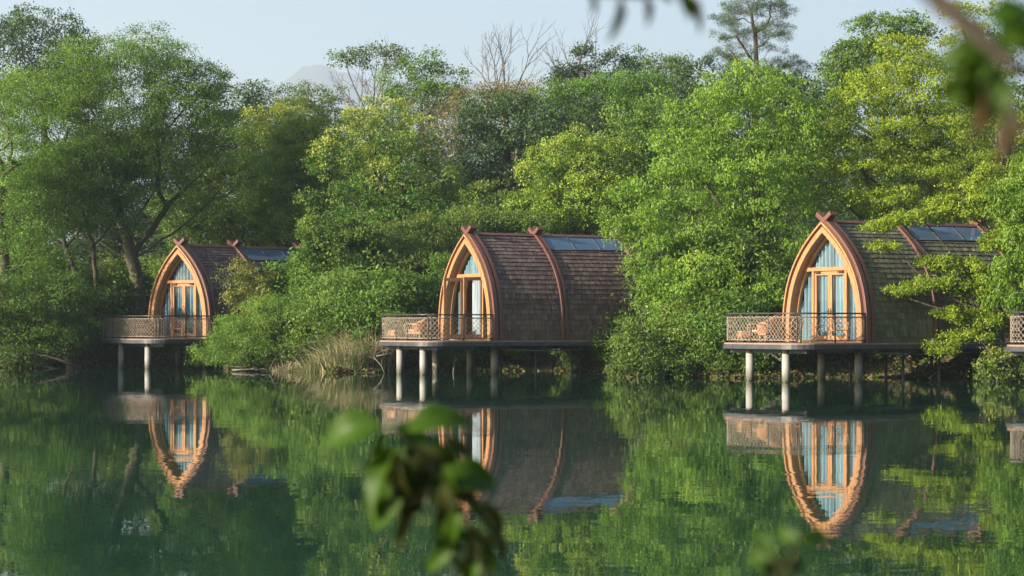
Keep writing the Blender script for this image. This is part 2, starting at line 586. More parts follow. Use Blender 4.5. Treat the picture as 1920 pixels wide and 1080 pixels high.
def shingles(rs, y0, y1, skip):
    mb = MB()
    E = 0.2
    tot = ST[0][-1]
    for side in (-1, 1):
        k = 0
        s = 0.0
        while s < tot - 0.06:
            sl = SKY_LO if (skip) else 9e9
            if s + E * 0.5 > sl and s < SKY_HI:
                s += E; continue
            y = y0 - rs.uniform(0, 0.1)
            ct = rs.uniform(-0.12, 0.12)
            while y < y1:
                wd = rs.uniform(0.10, 0.23)
                a, b = max(y, y0), min(y + wd - 0.007, y1)
                y += wd
                if b - a < 0.02: continue
                s0 = s + rs.uniform(-0.012, 0.008)
                s1 = min(s + E * 1.25, tot)
                if skip and s < sl: s1 = min(s1, sl)
                x0, z0, nx0, nz0 = surf(max(s0, 0)); x1, z1, nx1, nz1 = surf(s1)
                h0 = 0.044 + rs.uniform(-0.006, 0.012); h1 = 0.012
                pts = []
                for (x, z, nx_, nz_, hh) in ((x0, z0, nx0, nz0, h0), (x1, z1, nx1, nz1, h1)):
                    pts.append((side * (x + nx_ * hh), z + nz_ * hh + DZ))
                q0 = (side * (x0 + nx0 * 0.008), z0 + nz0 * 0.008 + DZ)
                q1 = (side * (x1 + nx1 * 0.002), z1 + nz1 * 0.002 + DZ)
                vs = [(pts[0][0], a, pts[0][1]), (pts[0][0], b, pts[0][1]), (pts[1][0], b, pts[1][1]), (pts[1][0], a, pts[1][1]),
                      (q0[0], a, q0[1]), (q0[0], b, q0[1]), (q1[0], b, q1[1]), (q1[0], a, q1[1])]
                fs = [(0, 1, 2, 3), (4, 5, 1, 0), (4, 0, 3, 7), (1, 5, 6, 2)]
                if side < 0: fs = [f[::-1] for f in fs]
                mb.add(vs, fs, min(1, max(0, rs.betavariate(2.2, 2.6) + ct)))
            s += E
            k += 1
    return mb


def rounded_outline(wd, yf, yb, r, n=8):
    pts = [(wd, yb)]
    for k in range(n + 1):
        a = math.pi / 2 * k / n
        pts.append((wd - r + r * math.cos(a), yf + r - r * math.sin(a)))
    for k in range(n + 1):
        a = math.pi / 2 * k / n
        pts.append((-wd + r - r * math.sin(a), yf + r - r * math.cos(a)))
    pts.append((-wd, yb))
    return pts


def slab(mb, pts, z0, z1):
    m = len(pts)
    vs = [(x, y, z0) for x, y in pts] + [(x, y, z1) for x, y in pts]
    fs = [tuple(range(m)), tuple(range(m, 2 * m))[::-1]] + [(i, m + i, m + (i + 1) % m, (i + 1) % m) for i in range(m)]
    mb.add(vs, fs)


def path_sampler(pts):
    p = np.array(pts)
    s = np.concatenate([[0], np.cumsum(np.hypot(*(np.diff(p, axis=0).T)))])
    return s[-1], (lambda t: (float(np.interp(t, s, p[:, 0])), float(np.interp(t, s, p[:, 1]))))


def curtain_mesh(x0, x1, zlo, zhi, w_, H_, y, amp, wl, rs):
    """a hanging pleated sheet clipped to the pointed window"""
    n = max(8, int((x1 - x0) / wl * 8))
    mb = MB(); vs = []; fs = []
    ph = rs.uniform(0, 6)
    rows = 7
    for i in range(n + 1):
        x = x0 + (x1 - x0) * i / n
        top = H_ * max(1 - abs(x) / w_, 0.0) ** (1 / KP) if abs(x) < w_ else 0
        top = max(min(zhi, top), zlo + 0.01)
        for j in range(rows):
            t = j / (rows - 1)
            yy = y + amp * (math.sin(x / wl * 6.283 + ph + 0.5 * math.sin(3 * t + ph)) + 0.4 * math.sin(x / wl * 2.6 * 2 + 2 * ph))
            vs.append((x, yy, DZ + zlo + (top - zlo) * t))
    for i in range(n):
        for j in range(rows - 1):
            a = i * rows + j
            fs.append((a, a + rows, a + rows + 1, a + 1))
    mb.add(vs, fs, smooth=True)
    return mb


def door_leaf(parent, x0, x1, zt, hinge, ang, handle_at):
    """one glazed leaf; turned about its hinge when open"""
    e = bpy.data.objects.new('door', None)
    C.objects.link(e); e.parent = parent
    e.location = (hinge, 0.30, 0); e.rotation_euler = (0, 0, ang)
    a, b = x0 - hinge, x1 - hinge
    f = MB(); st = 0.105
    f.box((a, -0.03, DZ + 0.05), (a + st, 0.03, DZ + zt))
    f.box((b - st, -0.03, DZ + 0.05), (b, 0.03, DZ + zt))
    f.box((a + st, -0.028, DZ + 0.05), (b - st, 0.028, DZ + 0.23))
    f.box((a + st, -0.028, DZ + zt - 0.12), (b - st, 0.028, DZ + zt))
    f.build('door_frame', M['timber'], e)
    g = MB(); g.add([(a + st, 0, DZ + 0.23), (b - st, 0, DZ + 0.23), (b - st, 0, DZ + zt - 0.12), (a + st, 0, DZ + zt - 0.12)], [(0, 1, 2, 3)]); g.build('pane', M['glass'], e)
    h = MB(); hx = handle_at - hinge
    h.box((hx - 0.02, -0.05, DZ + 0.92), (hx + 0.02, -0.031, DZ + 1.16))
    h.tube([(hx, -0.05, DZ + 1.06), (hx, -0.09, DZ + 1.06), (hx + (0.1 if a < hx < (a + b) / 2 else -0.1), -0.09, DZ + 1.06)], 0.011)
    h.build('handle', M['rail'], e)
    return e


def make_cabin(loc, rz, label, shingle, seed, opened=False, extra_pier=None):
    rs = random.Random(seed)
    root = empty('lakeside_cabin', loc, rz, label, 'cabin', 'arched timber cabins on stilts over the lake')
    # front arch
    f = MB(); band(f, 2.17, 4.11, 2.10, 4.03, -0.12, 0.06); f.build('outer_arch_trim', M['timber'], root, 0.012)
    f = MB(); band(f, 2.10, 4.03, 2.03, 3.94, -0.02, 0.06); f.build('arch_groove', M['redwood'], root)
    f = MB(); band(f, 2.03, 3.94, 1.84, 3.73, -0.07, 0.10); f.build('front_arch', M['timber'], root, 0.012)
    f = MB(); band(f, 1.90, 3.81, 1.835, 3.725, 0.10, 0.24); f.build('arch_reveal', M['timber_dark'], root)
    f = MB(); band(f, 1.90, 3.81, 1.775, 3.64, 0.24, 0.36); f.build('window_frame', M['timber'], root)
    # ribs with crossed ends
    for k, y in enumerate(RIBS):
        e = bpy.data.objects.new('arch_rib', None); C.objects.link(e); e.parent = root
        f = MB()
        wr, hr = (2.30, 4.24)
        if k == 0:
            band(f, wr, hr, 2.175, 4.115, y - 0.12, y + 0.06)
            band(f, wr - 0.01, hr - 0.01, 2.10, 3.90, y + 0.12, y + 0.27)
        else:
            band(f, wr, hr, 2.13, 3.95, y - 0.13, y - 0.02)
            band(f, wr - 0.005, hr - 0.01, 2.13, 3.95, y + 0.03, y + 0.14)
        f.build('rib_beam', M['redwood'], e, 0.012)
        g = MB()
        if k == 0: band(g, wr - 0.07, hr - 0.09, 2.08, 3.88, y + 0.06, y + 0.12)
        else: band(g, wr - 0.06, hr - 0.08, 2.10, 3.9, y - 0.02, y + 0.03)
        g.build('rib_groove', M['groove'], e)
        for sgn in (-1, 1):
            fm = MB()
            d = Vector((sgn * 1.55, 0, 1)).normalized(); nn_ = Vector((-d.z * sgn, 0, abs(d.x)))
            a = Vector((-sgn * 0.16, 0, DZ + 4.03)); L = 0.66
            y0_, y1_ = (y - 0.135, y + 0.16) if sgn < 0 else (y - 0.155, y + 0.13)
            vs = []
            for yy in (y0_, y1_):
                for (l, h) in ((0, -0.078), (L, -0.078), (L, 0.078), (0, 0.078)):
                    pnt = a + d * l + nn_ * h
                    vs.append((pnt.x, yy, pnt.z))
            fm.add(vs, [(0, 1, 2, 3), (7, 6, 5, 4), (0, 4, 5, 1), (1, 5, 6, 2), (2, 6, 7, 3), (3, 7, 4, 0)])
            fm.build('crossed_beam_end', M['redwood'], e, 0.01)
    # shell, roofs, ridge
    f = MB(); band(f, 2.19, 4.08, 2.08, 3.93, 0.4, 9.9); f.build('shell', M['inside'], root)
    for i, (y0, y1) in enumerate(BAYS):
        mb = shingles(rs, y0, y1, i == 1)
        mb.build('shingle_roof', shingle, root)
    f = MB()
    for i, (y0, y1) in enumerate(BAYS):
        for sg in (-1, 1):
            Mx = Matrix.Translation((0, 0, DZ + 4.165)) @ Matrix.Rotation(sg * R(33), 4, 'Y')
            f.box((0 if sg > 0 else -0.17, y0, -0.02), (0.17 if sg > 0 else 0, y1, 0.015 + 0.003 * sg), Mx)
    f.build('ridge_cap', M['redwood'], root)
    # skylights in the second bay, three panes a side
    y0, y1 = BAYS[1]
    for side in (-1, 1):
        e = bpy.data.objects.new('skylight', None); C.objects.link(e); e.parent = root
        cuts = np.linspace(y0 + 0.02, y1 - 0.02, 4)
        ss = np.linspace(SKY_LO + 0.02, SKY_HI, 6)
        for c_ in range(3):
            mb = MB(); vs = []; fs = []
            for s_ in ss:
                x, z, nx_, nz_ = surf(s_)
                for yy in (cuts[c_] + 0.018, cuts[c_ + 1] - 0.018):
                    vs.append((side * (x + nx_ * 0.04), yy, DZ + z + nz_ * 0.04))
            for k in range(len(ss) - 1):
                fs.append((2 * k, 2 * k + 1, 2 * k + 3, 2 * k + 2) if side > 0 else (2 * k, 2 * k + 2, 2 * k + 3, 2 * k + 1))
            mb.add(vs, fs, smooth=True)
            mb.build('pane', M['skylight'], e)
        mb = MB()
        for yy in cuts:
            mb.tube([(side * (surf(s_)[0] + surf(s_)[2] * 0.04), yy, DZ + surf(s_)[1] + surf(s_)[3] * 0.04) for s_ in ss], 0.022, 4)
        for s_ in (ss[0], ss[-1]):
            x, z, nx_, nz_ = surf(s_)
            mb.tube([(side * (x + nx_ * 0.045), y0 + 0.02, DZ + z + nz_ * 0.045), (side * (x + nx_ * 0.045), y1 - 0.02, DZ + z + nz_ * 0.045)], 0.026, 4)
        mb.build('skylight_frame', M['steel'], e)
    f = MB(); plate(f, 2.08, 3.86, 9.55, 9.66); f.build('end_wall', M['timber_dark'], root)
    # vent on the near side, near the back
    f = MB(); f.box((2.2, 7.9, DZ + 0.75), (2.42, 8.5, DZ + 1.1)); f.build('wall_vent', M['steel'], root)
    # glazing
    f = MB(); f.box((-1.36, 0.22, DZ + 2.44), (1.36, 0.375, DZ + 2.57)); f.build('transom', M['timber'], root, 0.008)
    for x in (-0.89, 0.89):
        f = MB(); f.box((x - 0.055, 0.23, DZ), (x + 0.055, 0.37, DZ + 2.438)); f.build('door_post', M['timber'], root, 0.006)
    # window glass only above the transom and beside the door
    f = MB()
    def pane(x0, x1, zl, zh, n=14):
        m = MB(); vs = []; fs = []
        for i in range(n + 1):
            x = x0 + (x1 - x0) * i / n
            t = 3.68 * max(1 - abs(x) / 1.81, 0) ** (1 / KP)
            t = max(min(zh, t), zl + 0.002)
            vs += [(x, 0.30, DZ + zl), (x, 0.30, DZ + t)]
        for i in range(n): fs.append((2 * i, 2 * i + 2, 2 * i + 3, 2 * i + 1))
        m.add(vs, fs)
        return m
    pane(-1.4, 1.4, 2.57, 3.68, 24).build('window_glass', M['glass'], root)
    pane(-1.80, -0.945, 0.05, 2.44).build('window_glass', M['glass'], root)
    pane(0.945, 1.80, 0.05, 2.44).build('window_glass', M['glass'], root)
    f = MB(); f.box((-1.82, 0.23, DZ + 0.002), (1.82, 0.37, DZ + 0.05)); f.build('threshold', M['timber'], root)
    oa = R(94) if opened else 0
    door_leaf(root, -0.83, -0.004, 2.42, -0.83, -oa * 1.0, -0.06)
    door_leaf(root, 0.004, 0.83, 2.42, 0.83, oa * 0.93, 0.06)
    for x in (-0.75, 0.5):
        f = MB(); f.box((x, 0.20, DZ + 2.36), (x + 0.26, 0.262, DZ + 2.42)); f.build('door_closer', M['rail'], root)
    # curtains
    if not opened:
        curtain_mesh(-1.78, -0.02, 0.03, 3.66, 1.79, 3.66, 0.48, 0.085, 0.19, rs).build('curtain', M['curtain'], root)
        curtain_mesh(0.02, 1.78, 0.03, 3.66, 1.79, 3.66, 0.48, 0.085, 0.19, rs).build('curtain', M['curtain'], root)
    else:
        curtain_mesh(-1.3, 0.6, 2.5, 3.55, 1.71, 3.56, 0.46, 0.045, 0.17, rs).build('curtain', M['curtain'], root)
        curtain_mesh(-1.55, -1.05, 0.03, 2.48, 1.71, 3.56, 0.48, 0.045, 0.13, rs).build('curtain', M['curtain'], root)
        curtain_mesh(-0.62, 0.18, 0.03, 2.48, 1.71, 3.56, 0.62, 0.06, 0.14, rs).build('curtain', M['sheer'], root)
    # deck
    out = rounded_outline(2.3, -2.95, 9.95, 0.95)
    f = MB(); slab(f, out, DZ - 0.05, DZ - 0.001); f.build('deck_floor', M['plank'], root)
    f = MB(); ins = rounded_outline(2.33, -2.98, 9.98, 0.97); slab(f, ins, DZ - 0.20, DZ - 0.052); f.build('deck_frame', M['steel'], root)
    f = MB()
    for y in (-2.3, -0.8, 0.7, 2.3, 3.9, 5.9, 7.9): f.box((-2.1, y - 0.06, DZ - 0.34), (2.1, y + 0.06, DZ - 0.202))
    f.build('cross_beam', M['steel'], root)
    # railing
    rp = rounded_outline(2.22, -2.87, -0.02, 0.92, 10)
    L, at = path_sampler(rp)
    e = bpy.data.objects.new('railing', None); C.objects.link(e); e.parent = root
    def along(a, b, z, step=0.12):
        m = max(2, int(abs(b - a) / step) + 1)
        return [(*at(a + (b - a) * i / (m - 1)), DZ + z) for i in range(m)]
    f = MB(); f.tube(along(0, L, 0.98), 0.028, 6); f.tube(along(0, L, 0.975), 0.026, 6); f.build('top_rail', M['rail'], e)
    f = MB(); f.tube(along(0, L, 0.85), 0.016, 5); f.build('middle_rail', M['rail'], e)
    f = MB(); f.tube(along(0, L, 0.09), 0.014, 5); f.build('bottom_rail', M['rail'], e)
    posts = [0.03, 1.25, 2.55, 2.68, 3.95, 4.9, 6.05, 6.2, 7.4, L - 0.03]
    for s_ in posts:
        x, y = at(min(s_, L)); f = MB(); f.tube([(x, y, DZ - 0.02), (x, y, DZ + 0.97)], 0.026, 6); f.build('post', M['rail'], e)
    f = MB()
    z0, z1, gap = 0.1, 0.85, 0.175
    H_ = z1 - z0
    k = -H_
    while k < L:
        for dr in (1, -1):
            a = k if dr > 0 else k + H_ * 1.0
            pts = []
            for i in range(7):
                t = i / 6
                s_ = (k + t * H_ * 0.95) if dr > 0 else (k + H_ * 0.95 - t * H_ * 0.95)
                if s_ < 0 or s_ > L: continue
                x, y = at(s_)
                pts.append((x, y, DZ + z0 + t * H_ + 0.012 * math.sin(s_ * 9 + dr)))
            if len(pts) > 1: f.tube(pts, 0.0075 + rs.uniform(0, 0.002), 3, caps=False)
        k += gap + rs.uniform(-0.02, 0.02)
    for z in (z1 + 0.004, z0 - 0.006):
        pts = [(p_[0], p_[1], p_[2] + 0.012 * math.sin(i * 1.9)) for i, p_ in enumerate(along(0, L, z, 0.06))]
        f.tube(pts, 0.019, 4, caps=False)
    for s_ in posts:      # net lashed to the posts
        x, y = at(s_)
        f.tube([(x + 0.03 * math.cos(i * 1.6), y + 0.03 * math.sin(i * 1.6), DZ + z0 + (H_) * i / 36) for i in range(37)], 0.009, 3, caps=False)
    f.build('rope_net', M['rope'], e)
    # piers
    spots = [(1, 0.7), (-1, 0.7), (1, -2.35), (-1, -2.35)] + ([extra_pier] if extra_pier else [])
    for x, y in spots:
        f = MB(); f.tube([(x, y, -1.7), (x, y, 0.0), (x, y, DZ - 0.21)], 0.137, 18); pr = f.build('pier', M['concrete'], root)
        f = MB(); f.tube([(x, y, -0.02), (x, y, 0.035)], 0.143, 18); f.build('waterline_stain', M['wet'], pr)
    for y in (2.3, 3.9, 6.0, 8.2):
        for x in (-1.4, 1.4):
            f = MB(); f.tube([(x, y, -1.7), (x, y, DZ - 0.21)], 0.055, 8); f.build('steel_post', M['steel'], root)
    f = MB(); f.tube([(1.6, 0.7, DZ - 0.34), (1.6, 2.6, DZ - 0.4), (1.6, 5.5, DZ - 0.36)], 0.03, 6); f.build('drain_pipe', M['concrete'], root)
    return root


G_CH = 'rattan furniture on the cabin decks'


def on_deck(cab, v, u, dz=0.0):
    return cab.matrix_basis @ Vector((v, u, DZ + dz))


def lounge_chair(cab, v, u, rz, label):
    e = empty('lounge_chair', on_deck(cab, v, u), cab.rotation_euler.z + rz, label, 'lounge chair', G_CH)
    f = MB(); f.box((-0.36, -0.40, 0.24), (0.36, 0.34, 0.34)); f.build('seat', M['rattan'], e, 0.03)
    f = MB(); f.box((-0.30, -0.38, 0.342), (0.30, 0.28, 0.43)); f.build('cushion', M['cushion'], e, 0.03)
    f = MB(); vs = []; fs = []
    n_ = 12
    for i in range(n_ + 1):
        a = math.pi * (-0.02 + 1.04 * i / n_)
        for j in range(5):
            t = j / 4
            r = 0.37 + 0.07 * t
            top = 0.34 + (0.30 + 0.32 * max(math.sin(a), 0) ** 1.5) * t
            for q_ in (0, 0.035): vs.append(((r + q_) * math.cos(a), 0.06 + (r + q_) * math.sin(a) + 0.12 * t * math.sin(a), top))
    for i in range(n_):
        for j in range(4):
            a = (i * 5 + j) * 2; b_ = a + 10
            fs += [(a, a + 2, b_ + 2, b_), (a + 1, b_ + 1, b_ + 3, a + 3)]
        a = (i * 5 + 4) * 2; b_ = a + 10
        fs.append((a, a + 1, b_ + 1, b_))
    f.add(vs, fs, smooth=True); f.build('backrest', M['rattan'], e)
    for sx in (-1, 1):
        f = MB(); f.tube([(sx * 0.38, -0.36, 0.3), (sx * 0.40, -0.36, 0.6), (sx * 0.42, -0.1, 0.63), (sx * 0.43, 0.1, 0.62)], 0.03, 6); f.build('armrest', M['rattan'], e)
        for sy in (-0.36, 0.30):
            f = MB(); f.tube([(sx * 0.34, sy, 0), (sx * 0.32, sy, 0.26)], [0.022, 0.03], 6); f.build('leg', M['rattan'], e)
    return e


def ottoman(cab, v, u, rz, label):
    e = empty('footstool', on_deck(cab, v, u), cab.rotation_euler.z + rz, label, 'footstool', G_CH)
    f = MB(); f.box((-0.27, -0.22, 0.16), (0.27, 0.22, 0.33)); f.build('seat', M['rattan'], e, 0.04)
    f = MB(); f.box((-0.24, -0.19, 0.332), (0.24, 0.19, 0.39)); f.build('cushion', M['cushion'], e, 0.025)
    for sx in (-1, 1):
        for sy in (-1, 1):
            f = MB(); f.tube([(sx * 0.23, sy * 0.18, 0), (sx * 0.22, sy * 0.17, 0.18)], [0.02, 0.026], 6); f.build('leg', M['rattan'], e)
    return e


def wicker_chair(cab, v, u, rz, label):
    e = empty('wicker_chair', on_deck(cab, v, u), cab.rotation_euler.z + rz, label, 'chair', G_CH)
    f = MB(); f.box((-0.23, -0.22, 0.40), (0.23, 0.22, 0.44)); f.build('seat', M['rattan'], e, 0.015)
    f = MB()
    f.tube([(-0.22, 0.22, 0.42), (-0.24, 0.3, 0.7), (-0.18, 0.34, 0.86), (0, 0.36, 0.9), (0.18, 0.34, 0.86), (0.24, 0.3, 0.7), (0.22, 0.22, 0.42)], 0.018, 6)
    for x in (-0.13, -0.065, 0, 0.065, 0.13): f.tube([(x, 0.23, 0.44), (x * 1.1, 0.34, 0.87)], 0.009, 4)
    for z in (0.55, 0.68): f.tube([(-0.23, 0.26, z), (0.23, 0.26, z)], 0.009, 4)
    f.build('backrest', M['rattan'], e)
    for sx in (-1, 1):
        f = MB(); f.tube([(sx * 0.22, -0.2, 0.42), (sx * 0.27, -0.2, 0.64), (sx * 0.29, 0, 0.67), (sx * 0.25, 0.28, 0.68)], 0.015, 6); f.build('armrest', M['rattan'], e)
        for sy in (-0.2, 0.2):
            f = MB(); f.tube([(sx * 0.22, sy * 1.15, 0), (sx * 0.2, sy, 0.41)], 0.015, 6); f.build('leg', M['rattan'], e)
    return e


def side_table(cab, v, u, label):
    e = empty('side_table', on_deck(cab, v, u), cab.rotation_euler.z, label, 'table', G_CH)
    f = MB(); f.tube([(0, 0, 0.56), (0, 0, 0.585)], 0.27, 20); f.build('table_top', M['glass'], e)
    f = MB(); f.tube([(0.27 * math.cos(a / 20 * 6.2832), 0.27 * math.sin(a / 20 * 6.2832), 0.57) for a in range(21)], 0.012, 5, caps=False); f.build('rim', M['rattan'], e)
    for k in range(3):
        a = k * 2.094 + 0.4
        f = MB(); f.tube([(0.24 * math.cos(a), 0.24 * math.sin(a), 0), (0.05 * math.cos(a), 0.05 * math.sin(a), 0.3), (0.2 * math.cos(a), 0.2 * math.sin(a), 0.56)], 0.013, 6); f.build('leg', M['rattan'], e)
    return e


pr_ = P(1544, 608, 72.5); pm_ = P(874, 608, 82.4); pl_ = P(335, 608, 94.3); pf_ = P(2100, 608, 64.6)
cabR = make_cabin((pr_.x, pr_.y, 0), R(-60), 'mossy-shingled arched cabin with both glass doors closed and sunlit front, under overhanging boughs', M['shingle_green'], 3)
cabM = make_cabin((pm_.x, pm_.y, 0), R(-61), 'arched cabin with brown shingle roof and its glazed doors swung open', M['shingle'], 7, True, (-1.9, -0.35))
cabL = make_cabin((pl_.x, pl_.y, 0), R(-45), 'farthest arched cabin with dappled closed front beside the broad spreading tree', M['shingle'], 11)
cabF = make_cabin((pf_.x, pf_.y, 0), R(-60), 'cabin at the right edge showing only the rounded netted end of its deck', M['shingle_green'], 13)
bpy.context.view_layer.update()
lounge_chair(cabR, -1.05, -1.75, R(-70), 'round-backed rattan lounge chair behind the net on the mossy cabin deck')
ottoman(cabR, -1.2, -2.42, R(-20), 'low rattan footstool at the rounded end of the mossy cabin deck')
wicker_chair(cabR, -0.5, -0.95, R(-90), 'open-backed wicker chair left of the small table before the sunlit doors')
wicker_chair(cabR, 1.5, -0.55, R(75), 'open-backed wicker chair right of the small table before the sunlit doors')
side_table(cabR, 0.55, -0.75, 'small round side table between two wicker chairs before the sunlit doors')
lounge_chair(cabM, -0.95, -1.6, R(-60), 'rattan lounge chair on the deck of the cabin with open doors')
ottoman(cabM, -1.35, -2.4, R(10), 'low rattan footstool at the rounded deck end of the open-door cabin')
lounge_chair(cabL, -0.7, -1.2, R(-50), 'rattan lounge chair on the deck of the farthest cabin')
wicker_chair(cabL, 0.95, -0.8, R(60), 'wicker chair before the doors of the farthest cabin')
lounge_chair(cabF, -0.6, -1.7, R(-70), 'rattan lounge chair on the deck cut off by the right edge')

# ------------------------------------------------------------------ vegetation generator
STY = {
    # cr clump radius, K bunches, n leaves a bunch, L/W leaf, br bunch radius, flat, droop, f spacing
    'camphor': dict(cr=0.85, sep=0.95, sh=0.66, K=26, n=20, L=0.125, W=0.065, br=0.13, flat=0.75, droop=0.35, f=1.0, up=0.5, mat='camphor', bark='bark', young=0.55),
    'camphor_bright': dict(cr=0.72, sep=0.95, sh=0.64, K=23, n=20, L=0.125, W=0.065, br=0.13, flat=0.8, droop=0.35, f=0.95, up=0.5, mat='camphor_bright', bark='bark', young=0.6),
    'fine': dict(cr=0.95, sep=0.8, K=22, n=18, L=0.115, W=0.05, br=0.17, flat=0.45, droop=0.5, f=0.72, up=0.3, mat='fine', bark='bark_moss', young=0.3),
    'fine_dark': dict(cr=0.85, sep=0.7, K=18, n=16, L=0.11, W=0.05, br=0.17, flat=0.5, droop=0.5, f=0.8, up=0.3, mat='fine_dark', bark='bark', young=0.2),
    'wingnut': dict(cr=0.72, sep=1.0, sh=0.45, K=19, n=19, L=0.135, W=0.055, br=0.13, flat=0.75, droop=0.9, f=0.95, up=0.2, mat='wingnut', bark='bark_moss', young=0.3, catkin=1),
    'maple': dict(cr=0.8, sep=1.0, sh=0.25, K=17, n=20, L=0.105, W=0.058, br=0.14, flat=0.28, droop=0.5, f=0.72, up=0.15, mat='maple', bark='bark', young=0.3),
    'dark': dict(cr=1.0, sep=0.85, sh=0.5, K=22, n=16, L=0.19, W=0.085, br=0.2, flat=0.7, droop=0.3, f=1.0, up=0.4, mat='dark', bark='bark', young=0.2),
    'pale': dict(cr=0.6, K=9, n=11, L=0.15, W=0.07, br=0.16, flat=0.45, droop=0.3, f=1.5, up=0.4, mat='pale', bark='bark_pale', young=0.3),
    'brownish': dict(cr=0.7, K=9, n=12, L=0.14, W=0.06, br=0.2, flat=0.8, droop=0.3, f=1.1, up=0.4, mat='brownish', bark='bark_pale', young=0.4),
    'shrub': dict(cr=0.45, K=9, n=16, L=0.10, W=0.05, br=0.12, flat=0.8, droop=0.2, f=0.95, up=0.5, mat='shrub', bark='bark', young=0.35),
    'feather': dict(cr=0.5, K=10, n=20, L=0.10, W=0.03, br=0.13, flat=0.45, droop=0.6, f=0.75, up=0.3, mat='feather', bark='bark', young=0.3),
    'vine': dict(cr=0.35, K=8, n=12, L=0.11, W=0.06, br=0.12, flat=1.1, droop=0.6, f=1.6, up=0.2, mat='brownish', bark='bark_pale', young=0.5),
    'pine': dict(cr=0.5, K=12, n=22, L=0.20, W=0.016, br=0.12, flat=0.5, droop=-0.2, sep=1.15, f=1.0, up=0.5, mat='needle', bark='bark_pine', young=0.2),
    'bare': dict(cr=0.5, K=0, n=0, f=0.9, bark='bark_pale', young=0, flat=1, up=0),
}


def nrm(a):
    return a / np.maximum(np.linalg.norm(a, axis=-1, keepdims=True), 1e-9)


def clump_points(rng, lobes, st):
    out, dirs, hh = [], [], []
    L = np.array(lobes, float)
    for i, (cx, cy, cz, rx, ry, rz) in enumerate(L):
        area = 4 * math.pi * (((rx * ry) ** 1.6 + (rx * rz) ** 1.6 + (ry * rz) ** 1.6) / 3) ** (1 / 1.6)
        N = max(5, int(area / (st['cr'] ** 2 * 1.9) / st['f'] * (2.4 if st.get('sep') else 1.35)))
        d = nrm(rng.normal(size=(N, 3)))
        d[:, 1] = np.where(rng.random(N) < 0.25, -np.abs(d[:, 1]), d[:, 1])
        keep = (d[:, 2] > -0.5) | (rng.random(N) < 0.4)
        d = d[keep]
        r = 1 - 0.6 * rng.random(len(d)) ** 2.2
        wob = 1 + 0.16 * np.sin(d[:, 0] * 5 + i) * np.cos(d[:, 2] * 6 + i * 2) + 0.08 * rng.normal(size=len(d))
        p = np.array([cx, cy, cz]) + d * np.array([rx, ry, rz]) * (r * wob)[:, None]
        ok = np.ones(len(p), bool)
        for j, (ax, ay, az, bx, by, bz) in enumerate(L):
            if j == i: continue
            q = ((p - np.array([ax, ay, az])) / np.array([bx, by, bz]))
            ok &= ~((q ** 2).sum(1) < 0.3)
        out.append(p[ok]); dirs.append(d[ok])
    P_, D_ = np.concatenate(out), np.concatenate(dirs)
    sep = st.get('sep', 0.0) * st['cr']
    if sep:
        o = rng.permutation(len(P_)); P_, D_ = P_[o], D_[o]
        kept = []
        fl = np.array([1, 1, 1 / max(st['flat'], 0.35)])
        for i in range(len(P_)):
            if not kept or (np.linalg.norm((P_[kept] - P_[i]) * fl, axis=1) > sep).all(): kept.append(i)
        P_, D_ = P_[kept], D_[kept]
    return P_, D_


